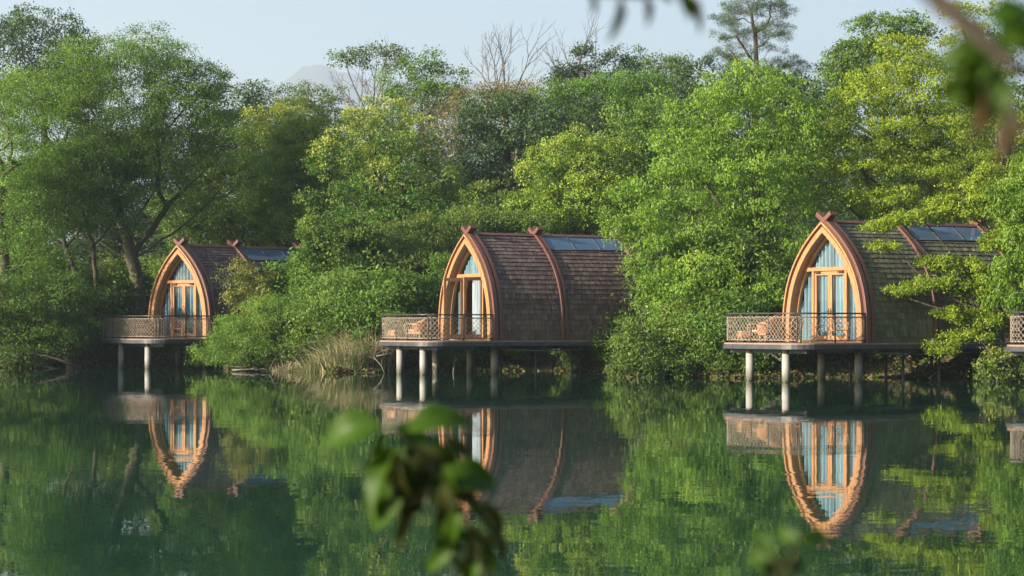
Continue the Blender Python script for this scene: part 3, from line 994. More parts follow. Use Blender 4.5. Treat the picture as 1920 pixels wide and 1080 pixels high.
def leaf_mesh(name, rng, cen, dirs, st, matname, parent):
    N = len(cen)
    K, n = st['K'], st['n']
    cr = st['cr'] * rng.uniform(0.6, 1.3, (N, 1, 1))
    outd = nrm(dirs + np.array([0, 0, st['up']]))
    d = nrm(rng.normal(size=(N, K, 3)) + outd[:, None, :] * 0.75)
    bp = cen[:, None, :] + d * cr * (st.get('sh', 0.3) + (1 - st.get('sh', 0.3)) * rng.random((N, K, 1)) ** 0.5) * np.array([1, 1, st['flat']])
    pos = bp[:, :, None, :] + rng.normal(size=(N, K, n, 3)) * st['br'] * np.array([1, 1, 0.6])
    ax = nrm(d[:, :, None, :] * 0.7 + rng.normal(size=(N, K, n, 3)) * 0.7 + np.array([0, 0, -st['droop']]))
    nr = rng.normal(size=(N, K, n, 3)) * 0.55 + d[:, :, None, :] * 0.6 + np.array([0, 0, 0.7])
    b = nrm(np.cross(nr, ax))
    sz = rng.uniform(0.65, 1.25, (N, K, n, 1))
    L = st['L'] * sz; W = st['W'] * sz
    cv = rng.random((N, 1, 1)); bv = rng.random((N, K, 1)); lv = rng.random((N, K, n))
    v = (0.45 * cv + 0.3 * bv + 0.25 * lv).ravel()
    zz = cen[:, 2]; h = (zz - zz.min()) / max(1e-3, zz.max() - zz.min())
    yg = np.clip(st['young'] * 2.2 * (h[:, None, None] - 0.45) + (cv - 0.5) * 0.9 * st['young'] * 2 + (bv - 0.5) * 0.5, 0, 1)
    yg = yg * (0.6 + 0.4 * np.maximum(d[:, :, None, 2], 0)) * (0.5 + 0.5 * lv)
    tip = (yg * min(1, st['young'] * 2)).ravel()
    pos = pos.reshape(-1, 3); ax = ax.reshape(-1, 3); b = b.reshape(-1, 3); L = L.reshape(-1, 1); W = W.reshape(-1, 1)
    vs = np.stack([pos - ax * L * 0.5, pos + b * W * 0.5 - ax * L * 0.08, pos + ax * L * 0.5, pos - b * W * 0.5 - ax * L * 0.08], 1)
    if st.get('catkin'):
        m = N * st['catkin']
        ci = rng.integers(0, N, m)
        cp = cen[ci] + rng.normal(size=(m, 3)) * 0.4 + dirs[ci] * 0.25
        ln = rng.uniform(0.12, 0.3, (m, 1)); a = rng.uniform(0, 6.28, m)
        bb = np.stack([np.cos(a), np.sin(a), np.zeros(m)], 1) * 0.014
        dn = np.array([0, 0, -1.0]) + rng.normal(size=(m, 3)) * 0.06
        cat = np.stack([cp - bb, cp + bb, cp + bb * 0.8 + dn * ln, cp - bb * 0.8 + dn * ln], 1)
        vs = np.concatenate([vs, cat]); v = np.concatenate([v, np.full(m, 0.9)]); tip = np.concatenate([tip, np.full(m, 0.9)])
    return quads_object(name, vs, v, tip, M[matname], parent)


def quads_object(name, vs, v, tip, material, parent):
    nq = len(vs)
    me = bpy.data.meshes.new(name)
    me.vertices.add(nq * 4)
    me.vertices.foreach_set('co', vs.reshape(-1).astype(np.float32))
    me.loops.add(nq * 4)
    me.loops.foreach_set('vertex_index', np.arange(nq * 4, dtype=np.int32))
    me.polygons.add(nq)
    me.polygons.foreach_set('loop_start', np.arange(0, nq * 4, 4, dtype=np.int32))
    me.update(calc_edges=True)
    a = me.attributes.new('v', 'FLOAT', 'FACE'); a.data.foreach_set('value', v.astype(np.float32))
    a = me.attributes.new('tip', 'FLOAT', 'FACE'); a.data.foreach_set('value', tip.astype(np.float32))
    me.materials.append(material)
    o = bpy.data.objects.new(name, me)
    C.objects.link(o); o.parent = parent
    global NLEAF
    NLEAF += nq
    return o


NLEAF = 0


def skeleton(rng, trunk_pts, targets, tip_r, trunk_r, minh, prim=None):
    """grow limbs from a trunk to every target; returns a mesh builder of tapered tubes"""
    nodes = [np.array(p, float) for p in trunk_pts]
    par = [-1] + list(range(len(nodes) - 1))
    chains = []
    tn0 = len(trunk_pts)
    ok_from = max(1, int(len(nodes) * minh))
    tp = nodes[-1]
    order = np.argsort(np.linalg.norm(targets - tp, axis=1))
    allowed = [i >= ok_from for i in range(len(nodes))]
    nprim = 0 if prim is None else len(prim)
    if nprim: targets = np.concatenate([prim, targets]); order = np.concatenate([np.arange(nprim), order + nprim])
    for ti in order:
        t = targets[ti]
        isp = ti < nprim
        A = np.array(nodes)
        dv = t - A
        dist = np.linalg.norm(dv, axis=1)
        cost = dist * (1 + 0.9 * np.clip(-dv[:, 2] / (dist + 1e-6) + 0.25, 0, 1.2)) + np.where(allowed, 0, 1e6)
        if isp: cost = dist * (1 + 2.2 * np.clip(0.75 - dv[:, 2] / (dist + 1e-6), 0, 2)) + np.where(np.arange(len(A)) < tn0, 0, 1e6) + np.where(allowed, 0, 1e6)
        k = int(np.argmin(cost))
        seg = max(2, int(dist[k] / 0.9) + 1)
        prev = k; ch = [k]
        bend = rng.normal(size=3) * dist[k] * 0.07
        for s in range(1, seg + 1):
            f = s / seg
            p = A[k] + dv[k] * f + bend * math.sin(math.pi * f) + np.array([0, 0, -0.10 * dist[k] * math.sin(math.pi * f)]) * (1 if dv[k][2] > 0 else -1)
            if s < seg: p = p + rng.normal(size=3) * 0.035 * min(1, dist[k])
            nodes.append(p); par.append(prev); allowed.append(True)
            prev = len(nodes) - 1; ch.append(prev)
        chains.append(ch)
    n = len(nodes)
    w_ = np.zeros(n)
    leafn = set(range(n)) - set(par)
    for i in leafn: w_[i] = tip_r ** 2.5
    for i in range(n - 1, 0, -1):
        w_[par[i]] += w_[i] if par[i] >= 0 else 0
    r = np.maximum(w_, tip_r ** 2.5) ** (1 / 2.5)
    sc_ = trunk_r / max(r[0], 1e-6)
    k_ = smooth((r - tip_r) / max(r[0] - tip_r, 1e-6) * 2.0)
    r = r * (1 + (sc_ - 1) * np.clip(k_, 0, 1))
    mb = MB()
    tn = len(trunk_pts)
    rr = [float(r[i]) for i in range(tn)]
    rr[0] *= 1.3
    mb.tube([nodes[i] for i in range(tn)], rr, 9, caps=False)
    for ch in chains:
        rad = [float(r[i]) for i in ch]
        rad[0] = min(rad[0], rad[1] * 1.25)
        mb.tube([nodes[i] for i in ch], rad, 6 if rad[0] > 0.05 else (4 if rad[0] > 0.025 else 3), caps=False)
    return mb


def plant(name, label, cat, sty, base, lobes, trunk_r=0.2, fork=0.45, seed=1, group=None, via=None, parts=('trunk', 'crown'), tipr=0.012, twigs=1, fs=1.0, **over):
    """base: world point; lobes: world ellipsoids"""
    rng = np.random.default_rng(seed)
    st = dict(STY[sty]); st.update(over)
    st['f'] = st['f'] * fs
    base = np.array(base, float)
    root = empty(name, tuple(base), 0, label, cat, group)
    lb = [(l[0] - base[0], l[1] - base[1], l[2] - base[2], l[3], l[4], l[5]) for l in lobes]
    cen, dirs = clump_points(rng, lb, st)
    L = np.array(lb)
    top = L[np.argmax(L[:, 5] * L[:, 3])][:3] if via is None else np.array(via[-1]) - base
    mids = [np.array(p) - base for p in via] if via else [top]
    ctrl = [np.zeros(3)] + mids
    pts = []
    for a, b_ in zip(ctrl[:-1], ctrl[1:]):
        m = max(3, int(np.linalg.norm(b_ - a) / 0.8))
        for i in range(m):
            t = i / m
            pts.append(a + (b_ - a) * t + rng.normal(size=3) * 0.04 * (1 if t > 0 else 0))
    pts.append(ctrl[-1])
    pts[0] = pts[0] + np.array([0, 0, -0.3])
    tg = cen
    if twigs > 1:
        tg = np.repeat(cen, twigs, 0) + rng.normal(size=(len(cen) * twigs, 3)) * st['cr'] * 0.8
    pr = np.array([[l[0], l[1], l[2] - 0.35 * l[5]] for l in lb])
    mb = skeleton(rng, pts, tg, tipr, trunk_r, fork, pr)
    mb.build(parts[0], M[st['bark']], root)
    if st['K']:
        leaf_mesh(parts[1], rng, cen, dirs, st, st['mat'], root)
    return root


def LB(Y, *ls, dep=0.9):
    """lobes given as (column, row, half width, half height[, depth offset]) of the photograph at distance Y"""
    out = []
    for l in ls:
        px, py, rx, rz = l[:4]
        yy = Y + (l[4] if len(l) > 4 else 0)
        p = P(px, py, yy); k = yy / FPX
        out.append((p.x, p.y, p.z, rx * k, max(rx * k * dep, 0.5), rz * k))
    return out


def G(px, Y, dz=0.0):
    x = (px - 960) / FPX * Y
    return (x, Y, max(gz(x, Y), -0.5) + dz)

# ------------------------------------------------------------------ vegetation, far to near
def bare_tree(label, Y, px, pyfork, heads, seed, tufts=None, name='bare_tree', cat='bare tree', lm='dark', sep=0):
    """forking leafless tree: each head is (lean, row it reaches)"""
    rng = np.random.default_rng(seed)
    b = np.array(G(px, Y))
    root = empty(name, tuple(b), 0, label, cat, GR)
    mb = MB()
    fork = np.array(P(px, pyfork, Y)) - b
    mb.tube([(0, 0, -0.2), tuple(fork * 0.5 + rng.normal(size=3) * 0.1), tuple(fork)], [0.17, 0.13, 0.11], 7, caps=False)
    ends = []

    def grow(p, d, L, r, lev):
        n_ = 4
        pts = [p]; q = p.copy(); dd = d.copy()
        for i in range(n_):
            dd = nrm(dd + rng.normal(size=3) * 0.08 + np.array([0, 0, 0.035]))
            q = q + dd * L / n_
            pts.append(q.copy())
        mb.tube([tuple(x) for x in pts], [r * (1 - 0.42 * i / n_) for i in range(n_ + 1)], 5 if r > 0.03 else 3, caps=False)
        ends.append(q)
        if lev == 0: return
        k = 2 if rng.random() < 0.8 else 3
        base = rng.uniform(0, 6.28)
        u = nrm(np.cross(dd, np.array([0.3, 1, 0.2]))); w_ = np.cross(dd, u)
        for j in range(k):
            a = base + j * 6.28 / k
            sp_ = rng.uniform(0.25, 0.5)
            grow(q, nrm(dd + (u * math.cos(a) + w_ * math.sin(a)) * sp_), L * rng.uniform(0.62, 0.85), r * 0.6, lev - 1)
        for i in (2, 3):
            if lev > 1 and rng.random() < 0.8:
                a = rng.uniform(0, 6.28)
                grow(pts[i], nrm(dd + (u * math.cos(a) + w_ * math.sin(a)) * 0.8), L * 0.5, r * 0.4, lev - 2)
    for lean, row in heads:
        H = (pyfork - row) / FPX * Y
        grow(fork.copy(), nrm(np.array([lean, rng.uniform(-.2, .2), 1.0])), H * 0.42, 0.075, 4)
    mb.build('trunk', M['bark_pale'], root)
    if tufts:
        lb = [(l[0] - b[0], l[1] - b[1], l[2] - b[2], l[3], l[4], l[5]) for l in LB(Y, *tufts)]
        st = dict(STY['dark']); st.update(cr=0.4, K=7, n=10, L=0.15, sep=sep)
        cen, dirs = clump_points(rng, lb, st)
        leaf_mesh('crown', rng, cen, dirs, st, lm, root)
    return root


GR = 'trees along the skyline ridge'
GM = 'trees on the slope behind the cabins'
GS = 'shrubs along the lake shore'


def T(name, label, cat, sty, Y, basepx, ls, tr=0.16, seed=1, group=None, via=None, fork=0.4, dep=0.9, **kw):
    v = [tuple(P(a, b, Y + (c if c else 0))) for a, b, c in via] if via else None
    return plant(name, label, cat, sty, G(basepx, Y), LB(Y, *ls, dep=dep), tr, fork, seed, group, v, **kw)


T('broadleaf_tree', 'hazy blue-green tree rising highest at the far left skyline', 'tree', 'dark', 124, 60,
  [(70, 85, 100, 60), (130, 95, 50, 42), (10, 110, 70, 70), (90, 160, 110, 60)], 0.180, 21, GR, K=13)
T('broadleaf_tree', 'small pale see-through tree on the skyline just right of the big spreading tree', 'tree', 'pale', 128, 505,
  [(505, 180, 32, 24), (520, 215, 40, 25)], 0.060, 22, GR)
T('broadleaf_tree', 'loose pale tree on the skyline before the distant mountain slope', 'tree', 'pale', 126, 590,
  [(590, 185, 50, 30), (560, 215, 45, 30), (630, 225, 40, 30)], 0.072, 23, GR, f=1.1)
bare_tree('flat-topped tree with bare fanned limbs under a thin umbrella of leaves', 122, 692, 235, [(-0.7, 130), (-0.35, 120), (0.0, 112), (0.3, 108), (0.6, 120)], 24,
          [(650, 108, 22, 7), (685, 98, 22, 7), (720, 95, 24, 7), (750, 103, 18, 9), (665, 122, 22, 5), (742, 125, 16, 6)], 'umbrella_tree', 'tree', 'pale', 0.9)
T('broadleaf_tree', 'dark leafy tree on the skyline right of the umbrella-shaped tree', 'tree', 'dark', 121, 800,
  [(800, 135, 45, 30), (760, 165, 40, 28), (835, 160, 28, 24), (790, 195, 60, 35)], 0.108, 25, GR, L=0.15, W=0.08, f=1.25, cr=0.7, sep=1.2, mat='fine')
bare_tree('leafless tree with two tall forked crowns against the sky', 120, 945, 215, [(-0.75, 95), (-0.3, 85), (0.12, 80), (0.42, 55)], 26)
bare_tree('thin half-bare tree with a few leaf tufts beside the leafless forked tree', 119, 1078, 215, [(-0.4, 90), (0.0, 68), (0.45, 92)], 27, [(1095, 95, 14, 10), (1060, 135, 22, 12), (1100, 140, 24, 14), (1045, 160, 20, 16)])
T('broadleaf_tree', 'loose skyline tree with a dark tuft right of the half-bare tree', 'tree', 'pale', 120, 1165,
  [(1150, 110, 22, 18), (1180, 140, 42, 35), (1200, 115, 20, 25)], 0.072, 28, GR, mat='dark', f=1.0)
T('broadleaf_tree', 'open-crowned skyline tree midway between the half-bare tree and the pine', 'tree', 'pale', 119, 1250,
  [(1240, 135, 40, 35), (1270, 125, 22, 20), (1230, 175, 55, 35)], 0.078, 29, GR, f=1.0)
T('pine_tree', 'tall pine with layered needle tufts standing above the trees', 'pine', 'pine', 118, 1418,
  [(1395, 25, 48, 26), (1445, 22, 40, 24), (1380, 62, 35, 16), (1445, 62, 38, 15), (1375, 95, 28, 12), (1440, 92, 26, 10), (1410, 5, 40, 18)], 0.144, 30, GR,
  via=[(1419, 200, 0), (1416, 60, 0), (1405, 10, 0)], fork=0.62, twigs=1)
T('pine_tree', 'lower pine whose dark boughs spread left and right below the tall pine', 'pine', 'pine', 121, 1412,
  [(1345, 112, 32, 10), (1375, 125, 30, 10), (1470, 118, 35, 9), (1490, 132, 25, 10), (1410, 150, 60, 25)], 0.120, 31, GR, via=[(1412, 190, 0), (1410, 140, 0)], fork=0.5)
T('broadleaf_tree', 'fresh green tree on the skyline behind the yellow-green tree at right', 'tree', 'feather', 104, 1650,
  [(1660, 65, 55, 38), (1605, 105, 42, 45), (1575, 150, 30, 40), (1660, 130, 70, 60), (1705, 60, 40, 30), (1620, 190, 60, 50)], 0.168, 32, GR, L=0.14, W=0.07, cr=0.75)

# middle ridge masses
T('broadleaf_tree', 'brown-tinged rounded tree top on the ridge below the leafless tree', 'tree', 'brownish', 116, 930,
  [(900, 195, 60, 28), (985, 185, 70, 26), (860, 225, 50, 35)], 0.2, 33, GM)
T('twiggy_tree', 'brown twiggy nearly leafless thicket tree left of the dark rounded tree', 'tree', 'brownish', 110, 830,
  [(820, 245, 40, 45), (840, 300, 50, 50), (800, 200, 30, 30)], 0.14, 34, GM, K=4, n=8, twigs=3)
T('broadleaf_tree', 'dark rounded tree on the ridge in the middle of the skyline gap', 'tree', 'dark', 112, 960,
  [(950, 235, 95, 42), (900, 270, 60, 40), (1010, 275, 60, 45)], 0.25, 35, GM)
T('broadleaf_tree', 'dark green tree directly under the rounded ridge tree', 'tree', 'dark', 106, 930,
  [(920, 320, 70, 32), (985, 330, 60, 35), (880, 345, 40, 30)], 0.2, 36, GM, K=13)
T('broadleaf_tree', 'wide flat-topped green tree on the ridge left of the catkin tree', 'tree', 'fine_dark', 114, 1160,
  [(1090, 180, 70, 25), (1170, 170, 80, 25), (1240, 190, 60, 30), (1150, 215, 110, 30), (1050, 205, 50, 25)], 0.28, 37, GM, L=0.15, W=0.07, cr=0.9)
T('broadleaf_tree', 'shaded dark tree under the flat-topped ridge tree', 'tree', 'dark', 110, 1120,
  [(1090, 250, 70, 45), (1160, 265, 70, 50), (1100, 310, 80, 40)], 0.25, 38, GM)
T('slender_tree', 'slender tree of upright yellow-green shoots between ridge and catkin tree', 'tree', 'pale', 98, 1215,
  [(1180, 260, 45, 55), (1225, 240, 40, 60), (1250, 300, 50, 50)], 0.13, 39, GM, flat=1.0, mat='feather', f=0.9)
T('broadleaf_tree', 'deep green tree filling the hollow behind the bright rounded tree', 'tree', 'dark', 104, 1180,
  [(1180, 340, 70, 50), (1060, 400, 80, 50), (1220, 420, 70, 60)], 0.22, 40, GM)
T('broadleaf_tree', 'green tree top just left of the pine behind the catkin tree', 'tree', 'dark', 110, 1330,
  [(1320, 160, 55, 32), (1370, 185, 60, 40), (1300, 220, 60, 50)], 0.25, 41, GM)
T('broadleaf_tree', 'dark tree top just right of the pine behind the catkin tree', 'tree', 'dark', 109, 1490,
  [(1480, 165, 60, 28), (1540, 180, 45, 35), (1500, 230, 80, 60)], 0.25, 42, GM)
T('broadleaf_tree', 'yellow-green bushy tree low in the hollow above the brown-shingled roof', 'tree', 'shrub', 98, 930,
  [(900, 385, 50, 30), (960, 400, 60, 30), (850, 400, 40, 30)], 0.15, 43, GM, cr=0.6, L=0.13, W=0.06)

# left masses behind
T('broadleaf_tree', 'bluish dark tree at the right shoulder of the big spreading tree', 'tree', 'dark', 112, 430,
  [(420, 200, 55, 38), (455, 240, 60, 50), (400, 300, 70, 60)], 0.25, 44, GM)
T('broadleaf_tree', 'shaded leafy tree behind the farthest cabin roof', 'tree', 'camphor', 108, 440,
  [(430, 370, 80, 55), (500, 420, 80, 45), (380, 440, 60, 40)], 0.25, 45, GM)
T('camphor_tree', 'camphor tree topped with pale yellow new leaves', 'tree', 'camphor_bright', 107, 520,
  [(520, 232, 50, 28), (490, 265, 40, 35), (555, 260, 40, 30), (520, 320, 60, 55)], 0.25, 46, GM, young=0.95)
T('camphor_tree', 'dense dark camphor left of the big central camphor', 'tree', 'camphor', 103, 575,
  [(575, 275, 55, 48), (540, 340, 60, 55), (600, 350, 60, 60), (560, 420, 70, 50)], 0.3, 47, GM, young=0.3, cr=0.65, mat='camphor_bright')
T('camphor_tree', 'biggest camphor with puffy green crown left of the brown-shingled cabin', 'tree', 'camphor', 98, 730,
  [(700, 240, 55, 42), (760, 270, 55, 42), (660, 310, 65, 55), (740, 345, 80, 55), (800, 360, 60, 45), (650, 400, 70, 55), (740, 425, 100, 50), (820, 410, 45, 35)], 0.38, 48, GM, young=0.75)
T('camphor_tree', 'bright yellow-green camphor with rounded puffs above the brown-shingled roof', 'tree', 'camphor_bright', 97, 1085,
  [(1080, 292, 60, 36), (1140, 300, 45, 30), (1030, 345, 55, 35), (1105, 350, 75, 42), (1160, 350, 50, 40), (1000, 375, 40, 25), (1060, 395, 70, 35), (1130, 410, 70, 30)], 0.3, 49, GM)

# the big spreading tree at the left and its neighbours
T('spreading_tree', 'broad spreading tree with dark forked limbs beside the farthest cabin', 'tree', 'fine', 99.5, 262,
  [(235, 115, 110, 50), (140, 170, 90, 60), (320, 140, 70, 50), (230, 200, 110, 60), (100, 240, 90, 60), (340, 215, 90, 60), (60, 180, 60, 40), (380, 160, 40, 36), (180, 285, 100, 45), (320, 290, 100, 45), (90, 330, 80, 50), (420, 330, 70, 50), (320, 365, 60, 25), (430, 265, 50, 40)],
  0.30, 51, GM, via=[(262, 560, 0), (240, 450, 0), (215, 370, 0)], fork=0.5)
T('slender_tree', 'leaning ivy-clad tree with thin trunks left of the spreading tree', 'tree', 'fine_dark', 97, 160,
  [(120, 330, 60, 50), (60, 380, 70, 50), (180, 370, 60, 40), (130, 410, 60, 40)], 0.11, 52, GM, via=[(150, 560, 0), (115, 430, 0)], fork=0.35)
T('slender_tree', 'upright slim tree with forked stem standing behind the dark lakeside willow', 'tree', 'fine_dark', 98, 185,
  [(190, 340, 50, 60), (160, 300, 60, 50), (215, 400, 40, 40)], 0.10, 53, GM, via=[(180, 540, 0), (175, 460, 0)], fork=0.5)
T('broadleaf_tree', 'light green tree cut by the left edge of the view', 'tree', 'fine', 94, 10,
  [(20, 200, 80, 70), (0, 300, 80, 80), (30, 400, 70, 60), (10, 480, 80, 55), (60, 450, 50, 40)], 0.26, 54, GM, K=14)
T('willow_tree', 'dark low willow drooping to the water at the left', 'tree', 'fine_dark', 92.5, 140,
  [(40, 560, 90, 40), (120, 560, 55, 45), (10, 610, 70, 35), (80, 610, 75, 40), (135, 640, 36, 30), (40, 655, 70, 20)], 0.22, 55, GS, via=[(130, 670, 0), (100, 640, 0)], fork=0.2, cr=0.6, K=13)
T('shrub', 'dark green bush behind the rounded deck end of the farthest cabin', 'shrub', 'fine_dark', 101, 230,
  [(210, 590, 40, 35), (240, 640, 50, 35), (300, 640, 50, 30)], 0.08, 56, GS, cr=0.5)

# in front of / beside the farthest cabin
T('shrub', 'yellowing climber bush spilling over the farthest cabin shingles', 'shrub', 'vine', 90.5, 470,
  [(440, 515, 22, 18), (462, 500, 26, 14), (485, 545, 35, 36), (462, 575, 28, 28), (448, 550, 20, 22)], 0.05, 57, GS, twigs=2, tipr=0.006, mat='climber')
T('camphor_tree', 'young camphor with glossy round tufts over the farthest cabin ridge', 'tree', 'camphor_bright', 90, 620,
  [(595, 438, 30, 18), (620, 455, 40, 26), (665, 440, 40, 22), (572, 482, 20, 12), (610, 520, 50, 38), (660, 510, 50, 30), (590, 560, 45, 30), (650, 570, 50, 30)], 0.16, 58, GS, cr=0.42, young=0.3, L=0.11, mat='camphor')
T('feathery_shrub', 'light feathery bush leaning over the water right of the farthest cabin', 'shrub', 'feather', 88.3, 500,
  [(500, 578, 50, 20), (540, 605, 55, 28), (450, 622, 44, 16), (500, 640, 70, 26), (405, 655, 34, 14), (440, 668, 60, 14), (560, 650, 45, 30)], 0.10, 59, GS, via=[(500, 675, 0), (495, 650, 0)], fork=0.3)
T('shrub', 'bush left of the climber hiding the foot of the farthest cabin wall', 'shrub', 'feather', 88.5, 420,
  [(440, 610, 28, 16), (460, 620, 36, 20), (500, 600, 30, 24), (415, 640, 20, 12)], 0.05, 60, GS)
T('shrub', 'dark shrub under the young camphor behind the feathery bush', 'shrub', 'shrub', 89, 600,
  [(590, 610, 45, 30), (640, 600, 50, 30), (560, 650, 40, 30), (620, 650, 40, 25)], 0.07, 61, GS, mat='dark', L=0.1, W=0.05)

# slope of shrubs between the cabins
SL = [
    ('tall mid-green shrub at the top of the bushy slope left of the open-door cabin', 93, 800, [(800, 440, 60, 30), (850, 430, 40, 26), (760, 455, 40, 28)], 'shrub'),
    ('broad shrub halfway down the slope left of the open-door cabin', 91, 740, [(740, 500, 55, 36), (790, 500, 50, 36), (700, 490, 40, 30)], 'shrub'),
    ('shaded shrub behind the open-door cabin deck', 89, 790, [(790, 560, 45, 36), (830, 520, 30, 40), (760, 580, 40, 30)], 'fine_dark'),
    ('yellow-tinged shrub above the dry reeds', 88, 700, [(700, 545, 40, 24), (735, 560, 35, 24), (670, 575, 40, 24)], 'shrub'),
    ('shrub with long dark leaves above the feathery bush', 91, 660, [(670, 480, 45, 26), (690, 520, 45, 28)], 'camphor'),
    ('shrub right behind the crossed beams of the open-door cabin', 96, 890, [(880, 415, 55, 22), (940, 425, 55, 20), (1000, 425, 50, 22)], 'shrub'),
]
for i, (lab, Y, bp, ls, sty) in enumerate(SL):
    T('shrub', lab, 'shrub', sty, Y, bp, ls, 0.06, 70 + i, GS, cr=0.5 if sty != 'shrub' else 0.45)

# the catkin tree between the two right cabins
T('catkin_tree', 'large light green tree hung with catkins between the two nearer cabins', 'tree', 'wingnut', 81.5, 1418,
  [(1400, 165, 75, 40), (1330, 215, 70, 45), (1460, 215, 75, 48), (1390, 250, 85, 45), (1290, 290, 70, 45), (1500, 290, 60, 50), (1380, 320, 100, 45), (1240, 355, 60, 38), (1300, 380, 70, 40), (1440, 370, 80, 45),
   (1190, 400, 45, 30), (1240, 440, 60, 35), (1330, 430, 70, 35), (1480, 440, 50, 40), (1180, 450, 45, 24), (1230, 500, 50, 30), (1400, 480, 60, 30)],
  0.30, 81, GM, via=[(1418, 560, 0), (1412, 470, 0), (1420, 400, 0), (1410, 330, 0)], fork=0.45)
T('catkin_tree', 'lower catkin tree leaning to the water in front of the brown-shingled cabin end', 'tree', 'wingnut', 79, 1330,
  [(1270, 535, 55, 26), (1330, 510, 55, 28), (1250, 565, 36, 26), (1310, 570, 55, 28), (1380, 540, 50, 30), (1235, 520, 26, 20), (1430, 560, 45, 30), (1360, 600, 45, 22), (1225, 600, 18, 22)],
  0.13, 82, GS, via=[(1320, 640, 0), (1310, 590, 0)], fork=0.3, young=0.5)
T('shrub', 'pale leafy willow shrub at the waterline below the brown-shingled cabin end', 'shrub', 'feather', 76.8, 1230,
  [(1185, 650, 24, 28), (1210, 672, 40, 20), (1170, 690, 22, 12), (1245, 690, 45, 14), (1180, 618, 10, 16)], 0.05, 83, GS, flat=0.9, cr=0.35, mat='shrub', L=0.12, W=0.05, n=13)
T('shrub', 'low leafy shrub at the water left of the first concrete pier', 'shrub', 'shrub', 77, 1350,
  [(1300, 640, 40, 24), (1350, 655, 40, 22), (1310, 685, 50, 16), (1370, 690, 40, 12)], 0.05, 84, GS)
T('shrub', 'bright fern-like shrub under the leaning catkin tree', 'shrub', 'maple', 77.5, 1290,
  [(1270, 620, 26, 14), (1300, 610, 26, 14), (1285, 640, 24, 14)], 0.04, 85, GS, cr=0.35, mat='feather')
T('shrub', 'shady green bush behind the deck net of the mossy cabin', 'shrub', 'shrub', 80, 1430,
  [(1400, 610, 45, 30), (1450, 590, 35, 40), (1440, 650, 50, 24)], 0.06, 86, GS, mat='fine', L=0.12)

# yellow-green tree at the right
T('yellow_green_tree', 'large yellow-green tree rising behind the mossy cabin', 'tree', 'maple', 82, 1760,
  [(1700, 110, 60, 40), (1640, 170, 60, 45), (1740, 170, 80, 50), (1590, 235, 50, 38), (1680, 250, 90, 45), (1790, 245, 80, 50), (1620, 310, 80, 40), (1730, 325, 90, 45), (1570, 360, 45, 30), (1660, 380, 80, 30), (1820, 320, 60, 50)],
  0.28, 91, GM, via=[(1770, 560, 0), (1790, 430, 0), (1770, 330, 0), (1740, 260, 0)], fork=0.4)
T('yellow_green_tree', 'tall yellow-green tree at the right edge with thin upright sprays', 'tree', 'maple', 77.5, 1905,
  [(1850, 90, 50, 50), (1890, 40, 40, 35), (1830, 170, 50, 45), (1900, 160, 50, 60), (1870, 250, 60, 50), (1920, 310, 50, 60), (1800, 30, 26, 26)],
  0.24, 92, GM, via=[(1915, 560, 0), (1895, 400, 0), (1885, 280, 0), (1870, 160, 0)], fork=0.4, f=1.0)
T('yellow_green_tree', 'tree at the mossy cabin side whose long boughs hang across its shingles', 'tree', 'maple', 71.2, 1893,
  [(1730, 408, 55, 9), (1650, 425, 24, 5), (1690, 414, 30, 7), (1810, 390, 60, 22), (1880, 350, 60, 40), (1815, 505, 46, 20), (1760, 492, 26, 9), (1745, 532, 30, 10), (1850, 540, 60, 28), (1900, 440, 50, 50), (1690, 545, 22, 4), (1850, 600, 45, 18), (1790, 590, 34, 10), (1775, 645, 26, 5), (1815, 630, 36, 9), (1655, 462, 16, 4), (1765, 658, 14, 3)],
  0.20, 93, GM, via=[(1893, 600, 0), (1890, 500, 0), (1875, 410, 0)], fork=0.3, cr=0.32, f=0.9, sep=0.9, K=9, n=20, L=0.095, W=0.05, br=0.1, flat=0.35, dep=0.5)
T('broadleaf_tree', 'bright fresh green tree cut by the right edge above the netted deck end', 'tree', 'wingnut', 68, 1960,
  [(1905, 380, 36, 40), (1930, 450, 50, 50), (1900, 520, 40, 30), (1940, 320, 40, 40), (1890, 560, 26, 18)], 0.18, 94, GM, via=[(1960, 560, 0), (1945, 450, 0)], fork=0.4, cr=0.45)
T('shrub', 'thin twiggy shrub at the water beneath the right-edge deck', 'shrub', 'vine', 70.8, 1890,
  [(1870, 680, 22, 22), (1895, 690, 26, 20), (1850, 700, 20, 10)], 0.03, 95, GS, twigs=2, mat='shrub', cr=0.3)

# woodland filling the slope
rf = random.Random(4)
FILL = [
    (-30, 250, 118), (60, 300, 112), (150, 290, 116), (240, 260, 118), (330, 250, 116), (395, 330, 106), (480, 330, 118),
    (610, 260, 118), (680, 220, 117), (760, 215, 116), (860, 370, 103), (840, 290, 118), (1000, 250, 121), (1060, 210, 119), (1010, 450, 101),
    (1130, 470, 94), (1270, 210, 118), (1290, 330, 96), (1350, 250, 106), (1430, 220, 112), (1520, 230, 104), (1560, 200, 110), (1640, 240, 100),
    (1480, 420, 90), (1560, 380, 92), (1740, 220, 102), (1830, 200, 98), (1920, 150, 100), (1990, 200, 92), (1870, 420, 88), (1700, 430, 92), (1790, 440, 90),
    (60, 470, 106), (300, 470, 108), (220, 520, 103), (700, 480, 104), (570, 470, 108), (110, 570, 101), (360, 560, 104), (160, 440, 110), (1340, 470, 90), (1420, 560, 86)]
